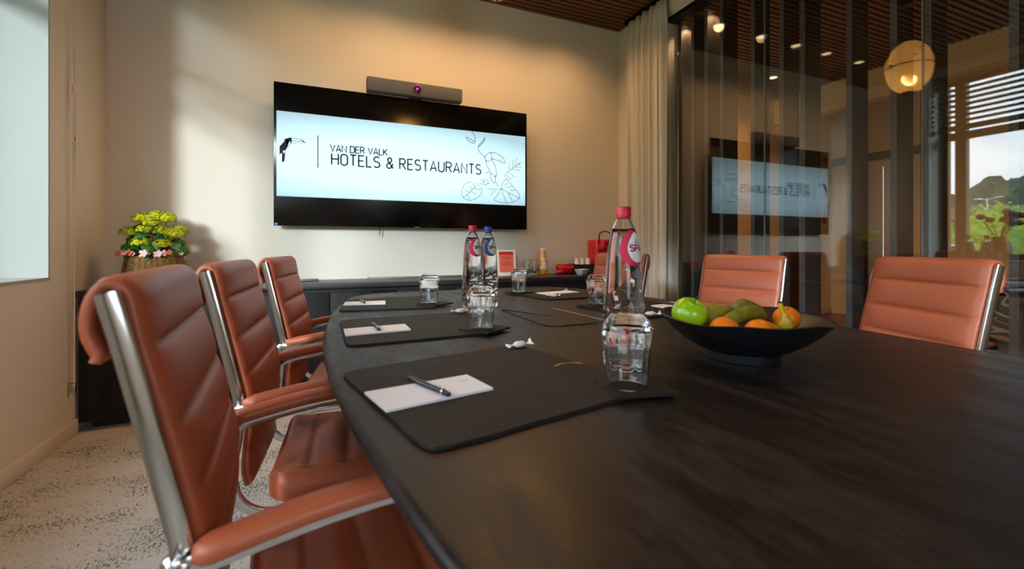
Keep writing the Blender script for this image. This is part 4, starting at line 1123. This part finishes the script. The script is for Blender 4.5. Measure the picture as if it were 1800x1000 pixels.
banana('greenish banana arched over the middle of the fruit bowl', [(-.052, -.028, .820), (-.030, -.022, .834), (.005, -.010, .846), (.036, .004, .843), (.064, .014, .826)], 'banana_green', .018)
banana('spotted banana behind the arched one, bending down to the right', [(-.004, .036, .842), (.020, .040, .856), (.044, .042, .850), (.064, .040, .836), (.080, .036, .820)], 'banana_green', .0165)
banana('short yellow banana end at the front of the fruit bowl', [(.056, -.044, .806), (.040, -.046, .816), (.022, -.048, .822), (.012, -.050, .824)], 'banana', .0135)
banana('banana with its stem sticking straight up', [(.088, .010, .795), (.084, -.022, .806), (.078, -.040, .822), (.074, -.042, .845), (.068, -.040, .862), (.066, -.039, .876)], 'banana', .0165, .42)

# ================================================================== things on the sideboard
SZ = .760
# flower basket
pl = thing('flower_basket', 'woven golden basket with artificial yellow-green flowers on the sideboard', 'plant', (-.915, 3.315, SZ+.0005))
bm = bmesh.new(); rings = []; NB = 64
for j in range(31):
    z = .185*j/30; hw = .158-.028*j/30; hd = .095-.012*j/30
    wv = .0022*(1 if j % 2 else -1)
    ring = []
    for k in range(NB):
        a = 2*pi*k/NB; c, s = cos(a), sin(a); q = 1/(abs(c)**6+abs(s)**6)**(1/6)
        e = wv*(1 if (k//2) % 2 else -1)
        ring.append(bm.verts.new((c*q*hw+e*c, s*q*hd+e*s, z)))
    rings.append(ring)
for j in range(6):        # inner lip and soil
    z = .185-.003*j; hw = .124-.001*j; hd = .077
    rings.append([bm.verts.new((cos(a)/(abs(cos(a))**6+abs(sin(a))**6)**(1/6)*hw, sin(a)/(abs(cos(a))**6+abs(sin(a))**6)**(1/6)*hd, z)) for a in [2*pi*k/NB for k in range(NB)]])
for a, b in zip(rings, rings[1:]):
    for k in range(NB): bm.faces.new((a[k], a[(k+1) % NB], b[(k+1) % NB], b[k]))
bm.faces.new(rings[0]); bm.faces.new(rings[-1])
obj('woven_basket', bm, 'basket', pl, 30)
def flower_head(c, R, seed, m='flower_yellow'):
    rnd = random.Random(seed); bm = bmesh.new()
    lathe_bm([(.001, -R*.35), (R*.6, -R*.25), (R*.85, 0), (R*.6, R*.32), (.001, R*.45)], 12, bm)
    for k in range(80):
        a = rnd.uniform(0, 2*pi); u = rnd.uniform(-.15, 1); rr = sqrt(max(0, 1-u*u))
        p = Vector((rr*cos(a)*R, rr*sin(a)*R, u*R*.78)); nrm = Vector((p.x, p.y, p.z*2.2)).normalized()
        t1 = nrm.orthogonal().normalized(); t2 = nrm.cross(t1); ang = rnd.uniform(0, pi); s_ = R*rnd.uniform(.15, .24)
        e1 = t1*cos(ang)+t2*sin(ang); e2 = -t1*sin(ang)+t2*cos(ang)
        for pet in range(4):
            b1 = pet*pi/2; d1 = e1*cos(b1)+e2*sin(b1); d2 = -e1*sin(b1)+e2*cos(b1)
            bm.faces.new([bm.verts.new(p+nrm*.001), bm.verts.new(p+d1*s_*.6+d2*s_*.45+nrm*.002), bm.verts.new(p+d1*s_*1.1+nrm*.0035), bm.verts.new(p+d1*s_*.6-d2*s_*.45+nrm*.002)])
    o = obj('flower_head', bm, m, pl); o.location = c; return o
heads = [(-.055, -.02, .400, .058), (.005, .02, .418, .055), (.065, -.03, .402, .058), (.0, -.05, .375, .05), (-.115, -.03, .320, .052), (-.03, -.07, .335, .045), (.055, -.07, .325, .05), (.110, -.05, .305, .060), (-.045, -.09, .258, .050), (.062, -.09, .248, .050), (.115, .01, .335, .05)]
for i, (x, yv, z, R) in enumerate(heads):
    flower_head((x, yv, z), R*.88, 100+i)
    tube('flower_stem', smooth_path([(x*.3, 0, .16), (x*.7, yv*.6, z*.7), (x, yv, z-.01)], 4), .0025, 'leaf', pl, 5)
V = []; F = []
for i in range(7):
    u = i/6; wv = .028*sin(pi*min(1, u*.92+.06))**.8
    for k in range(5):
        v = -1+k/2; V.append((u*.075, v*wv, .010*sin(u*pi)-.006*abs(v)-.016*u*u))
for i in range(6):
    for k in range(4): a = i*5+k; F.append((a, a+1, a+6, a+5))
rnd = random.Random(3); lm = {}
for k in range(48):
    mname = 'leaf_pale' if k % 5 == 0 else 'leaf'
    if mname not in lm: o = raw('leaf', V, F, mname, pl, True); lm[mname] = o.data
    else: o = link('leaf', lm[mname], pl)
    a = rnd.uniform(-pi, .3) if k % 3 else rnd.uniform(0, 2*pi); rr = rnd.uniform(.02, .09); z = rnd.uniform(.20, .37)
    o.location = (rr*1.2*cos(a), rr*.8*sin(a), z); o.rotation_euler = (rnd.uniform(-.5, .5), rnd.uniform(-.1, .9), a); o.scale = [rnd.uniform(.8, 1.25)]*3
for i, (x, yv, z, R) in enumerate(((-.105, -.02, .225, .048), (.135, -.05, .205, .042), (.115, -.02, .250, .040), (.03, -.05, .225, .045))): flower_head((x, yv, z), R, 300+i, 'moss')
def blossom(x, yv, z, s, m, seed):
    rnd = random.Random(seed); bm = bmesh.new(); tl = Vector((rnd.uniform(-.5, .5), -1, rnd.uniform(.2, .8))).normalized(); t1 = tl.orthogonal().normalized(); t2 = tl.cross(t1)
    for k in range(5):
        b1 = 2*pi*k/5; d1 = t1*cos(b1)+t2*sin(b1); d2 = -t1*sin(b1)+t2*cos(b1)
        bm.faces.new([bm.verts.new(q) for q in (Vector((0, 0, 0)), d1*s*.55+d2*s*.38+tl*.004, d1*s+d2*s*.2+tl*.008, d1*s-d2*s*.2+tl*.008, d1*s*.55-d2*s*.38+tl*.004)])
    o = obj('blossom', bm, m, pl, True); o.location = (x, yv, z)
for i, (x, yv, s, m) in enumerate(((-.150, -.07, .020, 'flower_coral'), (-.125, -.09, .022, 'flower_coral'), (-.098, -.10, .020, 'flower_coral'), (-.080, -.09, .016, 'flower_pink'), (-.02, -.11, .028, 'flower_pink'), (.0, -.10, .024, 'flower_pink'), (.045, -.11, .024, 'flower_pink'), (.068, -.10, .020, 'flower_pink'), (.092, -.10, .018, 'flower_coral'), (.150, -.09, .012, 'flower_pink'), (-.112, -.105, .018, 'flower_pink'))):
    blossom(x, yv, .195+.004*(i % 3), s, m, 400+i)

# small remote control and flush cable cover on the worktop
rc = thing('remote_control', 'slim grey remote control lying at the back of the sideboard', 'remote', (-.10, 3.36, SZ+.0005), radians(22))
box('remote_body', -.09, .09, -.02, .02, 0, .016, 'label_grey', rc, .005)
for k in range(5): lathe('button', [(.004, .016), (.0035, .0175), (.001, .0178)], 'castor_black', rc, 8, 40, (-.06+.026*k, 0, 0))
cc = thing('cable_cover', 'thin dark cable cover lying along the back of the worktop', 'cover', (.74, 3.43, SZ+.0005))
box('cover_plate', -.42, .42, -.035, .035, 0, .010, 'black_metal', cc, .002)
box('cover_lip', -.42, .42, -.04, -.035, 0, .013, 'steel', cc)

# menu card in an acrylic stand (code square left out)
mc = thing('menu_card', 'red printed menu card in a clear stand on the sideboard', 'card', (1.385, 3.33, SZ+.0005), radians(-4))
Mt = Matrix.Rotation(radians(-10), 4, 'X')
box('card_stand', -.078, .078, -.002, .002, .003, .212, 'cream', mc, M=Mt); box('stand_foot', -.078, .078, -.02, .07, 0, .003, 'glass', mc)
box('print_header', -.062, .062, -.0032, -.0022, .172, .200, 'red_print', mc, M=Mt); box('print_field', -.062, .062, -.0032, -.0022, .03, .172, 'coral_print', mc, M=Mt)
bm = bmesh.new()
for j, (a, b, z) in enumerate(((-.03, .03, .186), (-.045, .03, .158), (-.04, .045, .149), (-.045, .04, .140), (-.04, .02, .131), (-.05, .045, .112), (-.04, .04, .103), (-.045, .03, .094), (-.04, .045, .085), (-.03, .02, .052))):
    bx(bm, a, b, -.0038, -.0030, z, z+.0035, M=Mt)
o = obj('print_lines', bm, 'red_print', mc); o['kind'] = 'stuff'
# orange juice bottle
jb = thing('juice_bottle', 'small glass bottle of orange juice on the sideboard', 'bottle', (1.715, 3.34, SZ+.0005))
lathe('juice_body', [(.030, 0), (.034, .004), (.035, .02), (.035, .095), (.034, .12), (.030, .15), (.026, .175), (.0225, .195), (.0215, .203)], 'juice', jb, 32)
lathe('cap', [(.0225, .203), (.0235, .205), (.0235, .219), (.022, .222), (.002, .2225)], 'cream', jb, 32, 40)
def wrap(name, pts, m, par, R, off=.0006):
    bm = bmesh.new(); V2 = []
    rg = []
    for f in (1, .66, .33):
        hub = (sum(p[0] for p in pts)/len(pts), sum(p[1] for p in pts)/len(pts))
        rg.append([bm.verts.new(((R(hub[1]+(v-hub[1])*f)+off)*sin((hub[0]+(u-hub[0])*f)), -(R(hub[1]+(v-hub[1])*f)+off)*cos((hub[0]+(u-hub[0])*f)), hub[1]+(v-hub[1])*f)) for u, v in pts])
    for a, b in zip(rg, rg[1:]):
        for k in range(len(a)): bm.faces.new((a[k], a[(k+1) % len(a)], b[(k+1) % len(a)], b[k]))
    bm.faces.new(rg[-1]); return obj(name, bm, m, par, True)
JR = lambda z: .035 if z < .095 else .035-.005*(z-.095)/.055 if z < .15 else .030-.004*(z-.15)/.025
wrap('juice_label', [(-1.2+2.0*i/12, .052) for i in range(13)]+[(.8-2.0*i/12, .142) for i in range(13)], 'cream', jb, JR, .0008)
wrap('label_circle', [(-.2+.62*cos(2*pi*k/20), .100+.024*sin(2*pi*k/20)) for k in range(20)], 'label_white', jb, JR, .0014)
obj('label_print', ribbons_bm([[(-.6, .108), (-.2, .114), (.2, .108)], [(-.55, .098), (.15, .098)], [(-.45, .090), (.05, .090)]], .005, lambda u, v: ((JR(v)+.002)*sin(u), -(JR(v)+.002)*cos(u), v)), 'coral_print', jb)
# two upright tumblers
for d, x, yv in (('left', 1.555, 3.30), ('right', 1.635, 3.36)): tumbler('upright clear tumbler on the sideboard, %s of the two before the juice bottle' % d, (x, yv), SZ+.0005, True)
# red snack pouch, white sugar bowl, black tray with paper cups, red coffee machine
rp = thing('snack_pouch', 'crumpled shiny red snack pouch on the sideboard', 'pouch', (1.935, 3.36, SZ+.0005))
rnd = random.Random(8); V = []; F = []; n, m_ = 16, 12
for j in range(m_+1):
    v = j/m_
    for i in range(n):
        a = 2*pi*i/n; th = .034*(1-(2*v-1)**4)+.003
        V.append((.085*cos(a)*(1+.05*sin(v*9))+rnd.uniform(-.003, .003), th*sin(a)+rnd.uniform(-.003, .003), v*.075+.010*sin(a*2)*v+.006*cos(a)*v))
for j in range(m_):
    for i in range(n): F.append((j*n+i, j*n+(i+1) % n, (j+1)*n+(i+1) % n, (j+1)*n+i))
F.append(tuple(range(n))); F.append(tuple(m_*n+i for i in range(n)))
raw('pouch_foil', V, F, 'red_gloss', rp, 40); box('pouch_seal', -.082, .082, -.003, .003, .068, .086, 'red_gloss', rp, .001)
wb = thing('sugar_bowl', 'small square white bowl with creamer cups in front of the black tray', 'bowl', (2.015, 3.215, SZ+.0005), radians(20))
bm = bmesh.new(); rings = []
for hw, z in ((.026, 0), (.030, .004), (.048, .045), (.049, .048), (.045, .047), (.028, .008), (.004, .007)):
    rings.append([bm.verts.new((x, y_, z)) for x, y_ in round_poly([(-hw, -hw), (hw, -hw), (hw, hw), (-hw, hw)], hw*.35, 4)])
for a, b in zip(rings, rings[1:]):
    for k in range(len(a)): bm.faces.new((a[k], a[(k+1) % len(a)], b[(k+1) % len(b)], b[k]))
bm.faces.new(rings[0]); bm.faces.new(rings[-1]); obj('bowl_shell', bm, 'china', wb, 50)
for q, (x, yv) in enumerate(((-.012, .0), (.014, .008))): tag(lathe('creamer_cup', [(.010, .776), (.015, .800), (.017, .802), (.001, .8025)], 'cup_white', None, 14, 40, (2.015+x, 3.215+yv, 0)), 'tiny creamer cup in the white bowl, %s of the two' % ('left' if q == 0 else 'right'), 'cup', 'creamer cups')
bt = thing('cup_tray', 'black open box holding white paper cups on the sideboard', 'tray', (2.122, 3.38, SZ+.0005))
for nm, a in (('tray_side', (-.09, .09, -.085, -.079, 0, .085)), ('tray_side', (-.09, .09, .079, .085, 0, .085)), ('tray_side', (-.09, -.085, -.079, .079, 0, .085)), ('tray_side', (.085, .09, -.079, .079, 0, .085)), ('tray_floor', (-.085, .085, -.079, .079, 0, .006))): box(nm, *a, 'box_black', bt)
cm = None
for k in range(3):
    pf = [(.022, 0), (.030, .122), (.0315, .124), (.0315, .128), (.028, .128), (.021, .004), (.001, .004)]
    if cm is None: o = lathe('paper_cup', [(r*.84, .128-z) for r, z in pf], 'cup_white', None, 24, 40); cm = o.data
    else: o = link('paper_cup', cm)
    o.location = (2.067+.055*k, 3.375+.004*(k % 2), SZ+.008)
    tag(o, 'white paper cup upside down in the black box, %s from the left' % ('first', 'second', 'third', 'fourth', 'fifth')[k], 'cup', 'paper cups in the black box')
cf = thing('coffee_machine', 'small red capsule coffee machine with black lever on the sideboard', 'coffee machine', (2.305, 3.345, SZ+.0005), radians(0))
box('machine_body', -.07, .07, -.02, .13, .0, .300, 'red_gloss', cf, .018, 3)
box('machine_head', -.06, .06, -.10, -.02, .205, .300, 'red_gloss', cf, .016, 3)
Mh = Matrix.Translation((.02, -.100, .255)) @ Matrix.Rotation(pi/2, 4, 'X')
obj('brew_head', lathe_bm([(.036, 0), (.036, .02), (.030, .026), (.018, .026), (.016, .018), (.002, .018)], 28, None, Mh), 'castor_black', cf, 40)
tube('lever', smooth_path([(-.062, -.05, .26), (-.062, -.05, .32), (-.052, -.05, .355), (0, -.05, .372), (.052, -.05, .355), (.062, -.05, .32), (.062, -.05, .26)], 6), .006, 'castor_black', cf, 8)
box('drip_tray', -.055, .055, -.12, -.02, 0, .03, 'castor_black', cf, .006)

# ================================================================== lobby furniture
ac = thing('patterned_armchair', 'lobby armchair in loud multicoloured patterned fabric behind the glass', 'armchair', (3.60, 1.16, 0), radians(-12))
box('seat_cushion', -.26, .30, -.28, .28, .26, .45, 'upholstery', ac, .05, 4)
box('backrest', -.36, -.24, -.34, .34, .20, .90, 'upholstery', ac, .05, 4)
for s in (-1, 1): box('armrest', -.28, .30, s*.29-.05 if s < 0 else .285, -.285 if s < 0 else .34, .20, .62, 'upholstery', ac, .04, 4)
for sx in (-.3, .26):
    for sy in (-.28, .28): lathe('leg', [(.012, 0), (.02, .21)], 'castor_black', ac, 10, 40, (sx, sy, 0))
vs_ = thing('flower_vase', 'brown vase of dried flower heads on the sill of the left wall window', 'vase', (-1.35, 2.33, .8505))
lathe('vase_body', [(.06, 0), (.085, .02), (.10, .10), (.085, .18), (.055, .225), (.06, .25), (.054, .25), (.05, .23), (.002, .22)], 'vase', vs_, 28, 50)
rnd = random.Random(21)
for k in range(11):
    a = rnd.uniform(0, 2*pi); sp = rnd.uniform(.03, .16); h = rnd.uniform(.38, .52)
    tip = Vector((sp*cos(a)*.4, sp*sin(a)*1.3, h))
    tube('flower_stem', smooth_path([(0, 0, .18), (tip.x*.4, tip.y*.4, .3), tuple(tip)], 4), .004, 'dried', vs_, 5)
    bm = bmesh.new(); bmesh.ops.create_icosphere(bm, subdivisions=2, radius=rnd.uniform(.035, .05))
    for v in bm.verts: v.co *= 1+rnd.uniform(-.2, .2)
    bm.transform(Matrix.Translation(tip) @ Matrix.Diagonal((1, 1, .75, 1))); obj('dried_head', bm, 'dried', vs_, None)

# ================================================================== outdoors, beyond the left wall window
OX = XL-.44
struct(box('ground', -420, OX, -300, 330, -.45, -.40, 'grass'))
st = thing('car_park', 'grey asphalt car park strip outside the left wall window', 'pavement', (0, 0, 0)); box('asphalt_strip', -20, -6, -30, 40, -.40, -.38, 'asphalt', st)
# brick window jamb
bj = struct(box('wall_brick_jamb', OX-.12, OX-.002, 2.955, 3.5, -.4, 2.95, 'mortar'))
box('stone_lintel', OX-.13, OX-.001, 2.93, 3.5, 2.05, 2.40, 'concrete', bj); box('stone_sill_block', OX-.13, OX-.001, 2.93, 3.5, .70, .93, 'concrete', bj)
bms = {}
for k in range(15):
    L = .125 if k % 2 else .085
    if L not in bms: o = box('brick', 0, L, 0, .21, 0, .060, 'brick', bj, .004, 1); bms[L] = o.data
    else: o = link('brick', bms[L], bj)
    o.location = (OX-.003-L, 2.937, .935+k*.0725)
# landscape laid out by image pixel column and distance from the mirrored camera
def out_dir(u, d): return Vector((5.3-(.394+u*.919)*d, (.919-u*.394)*d, 0))
p = out_dir(1.064, 52)
sl = thing('street_lamp', 'pale double-armed street lamp far outside the window', 'street lamp', (p.x, p.y, -.4))
lathe('lamp_pole', [(.12, 0), (.07, 7.0)], 'white_frame', sl, 10, 40)
for s in (-1, 1):
    tube('lamp_arm', [(0, 0, 6.8), (s*.4, -s*.9, 7.0), (s*.5, -s*1.1, 7.0)], .05, 'white_frame', sl, 6)
    box('lamp_head', s*.5-.14, s*.5+.14, -s*1.1-.45, -s*1.1+.25, 6.95, 7.08, 'white_frame', sl, .03)
# viaduct
A, B = out_dir(.90, 120), out_dir(1.25, 105); dv = (B-A).normalized()
A2, B2 = A-dv*60, B+dv*160
vd = thing('viaduct', 'long concrete road viaduct crossing the valley', 'bridge', (A2.x, A2.y, 0), atan2(dv.y, dv.x))
Lv = (B2-A2).length
box('bridge_deck', 0, Lv, -4, 4, 7.8, 10.0, 'bridge_deck', vd); box('parapet', 0, Lv, -4.3, -3.9, 10.0, 11.4, 'concrete', vd)
for k in range(8): box('bridge_pier', Lv*(.06+.125*k)-1.2, Lv*(.06+.125*k)+1.2, -2.5, 2.5, -.5, 7.8, 'concrete', vd)
# bushes and trees
def bush(name, label, p, R, H, seed, m='tree_leaf'):
    rnd = random.Random(seed); t = thing(name, label, 'tree', (p.x, p.y, -.3))
    bm = bmesh.new()
    for k in range(1500):
        a = rnd.uniform(0, 2*pi); u = rnd.uniform(-1, 1); q = sqrt(1-u*u); d = rnd.uniform(.72, 1.04)*(1+.18*sin(5*a+seed)*sin(4*u+seed))
        c = Vector((q*cos(a)*R*d, q*sin(a)*R*d, H*.56+u*H*.46*d)); s_ = rnd.uniform(.03, .07)*R*1.3
        n_ = Vector((rnd.uniform(-1, 1), rnd.uniform(-1, 1), rnd.uniform(-.2, 1))).normalized(); e1 = n_.orthogonal().normalized(); e2 = n_.cross(e1)
        bm.faces.new([bm.verts.new(c+e1*s_), bm.verts.new(c+e2*s_*.7), bm.verts.new(c-e1*s_), bm.verts.new(c-e2*s_*.7)])
    o = obj('foliage', bm, m, t); o['kind'] = 'stuff'
    bm = bmesh.new(); bmesh.ops.create_icosphere(bm, subdivisions=2, radius=1)
    for v in bm.verts: v.co = Vector((v.co.x*R*.75, v.co.y*R*.75, H*.54+v.co.z*H*.38))
    obj('inner_crown', bm, m, t, True)
    lathe('trunk', [(R*.08, 0), (R*.05, H*.5)], 'bark', t, 8)
bush('leafy_tree', 'bright green round tree at the foot of the street lamp', out_dir(1.080, 40), 2.6, 4.9, 1)
bush('leafy_tree', 'bright green bush beside the brick window jamb', out_dir(.972, 24), .75, 2.35, 2)
bush('leafy_tree', 'bright green bush between the mullion and the street lamp', out_dir(1.035, 29), 1.0, 3.1, 3)
bush('leafy_tree', 'green tree to the right of the vase of dried flowers', out_dir(1.155, 22), .9, 2.9, 4)
# wooded hill
V = []; F = []; nu, nv = 330, 26
rnd = random.Random(2)
for j in range(nv+1):
    d = 170+j*9
    for i in range(nu+1):
        ps = radians(20+118*i/nu); u = math.tan(min(ps, radians(56))); th_ = radians(23.2)+ps; p = Vector((5.3-sin(th_)*d*1.43, cos(th_)*d*1.43, 0))
        prof = max(0, min(1, j/20)); hmax = 51+11*max(0, (u-1.0)/.146)+3*sin(u*43)
        z = -6+hmax*prof**.7+rnd.uniform(-2.2, 2.2)
        V.append((p.x+rnd.uniform(-1, 1), p.y+rnd.uniform(-1, 1), z))
for j in range(nv):
    for i in range(nu): a = j*(nu+1)+i; F.append((a, a+1, a+nu+2, a+nu+1))
hl_ = raw('wooded_hill', V, F, 'forest'); hl_['kind'] = 'structure'
# parked car
p = out_dir(.968, 17)
ca = thing('parked_car', 'small pale blue car parked outside beside the brick window jamb', 'car', (p.x, p.y, -.378), radians(80))
def loft(name, secs, m, par):
    bm = bmesh.new(); rg = [[bm.verts.new(v) for v in s] for s in secs]
    for a, b in zip(rg, rg[1:]):
        for k in range(len(a)): bm.faces.new((a[k], a[(k+1) % len(a)], b[(k+1) % len(b)], b[k]))
    bm.faces.new(rg[0]); bm.faces.new(rg[-1]); return obj(name, bm, m, par, 40)
loft('car_body', [[(x, -.8*w_, z0), (x, .8*w_, z0), (x, .84*w_, (z0+z1)/2), (x, .76*w_, z1), (x, -.76*w_, z1), (x, -.84*w_, (z0+z1)/2)] for x, z0, z1, w_ in ((-1.9, .35, .72, .85), (-1.75, .22, .86, 1), (-.8, .2, .92, 1.02), (.6, .2, .92, 1.02), (1.6, .2, .88, 1), (1.9, .32, .72, .88))], 'car_paint', ca)
loft('car_cabin', [[(x, -.70*w_, .9), (x, .70*w_, .9), (x, .58*w_, z1), (x, -.58*w_, z1)] for x, z1, w_ in ((-1.0, .93, 1), (-.45, 1.38, .98), (.75, 1.42, .98), (1.55, .95, 1))], 'car_glass', ca)
loft('car_roof', [[(x, -.57*w_, z1-.02), (x, .57*w_, z1-.02), (x, .5*w_, z1+.03), (x, -.5*w_, z1+.03)] for x, z1, w_ in ((-.5, 1.37, .95), (-.2, 1.42, 1), (.6, 1.44, 1), (.85, 1.38, .95))], 'car_paint', ca)
for sx in (-1.2, 1.2):
    for sy in (-.78, .78): obj('wheel', lathe_bm([(.12, -.09), (.30, -.09), (.32, 0), (.30, .09), (.12, .09)], 20, None, Matrix.Translation((sx, sy, .325)) @ Matrix.Rotation(pi/2, 4, 'X')), 'castor_black', ca, 40)
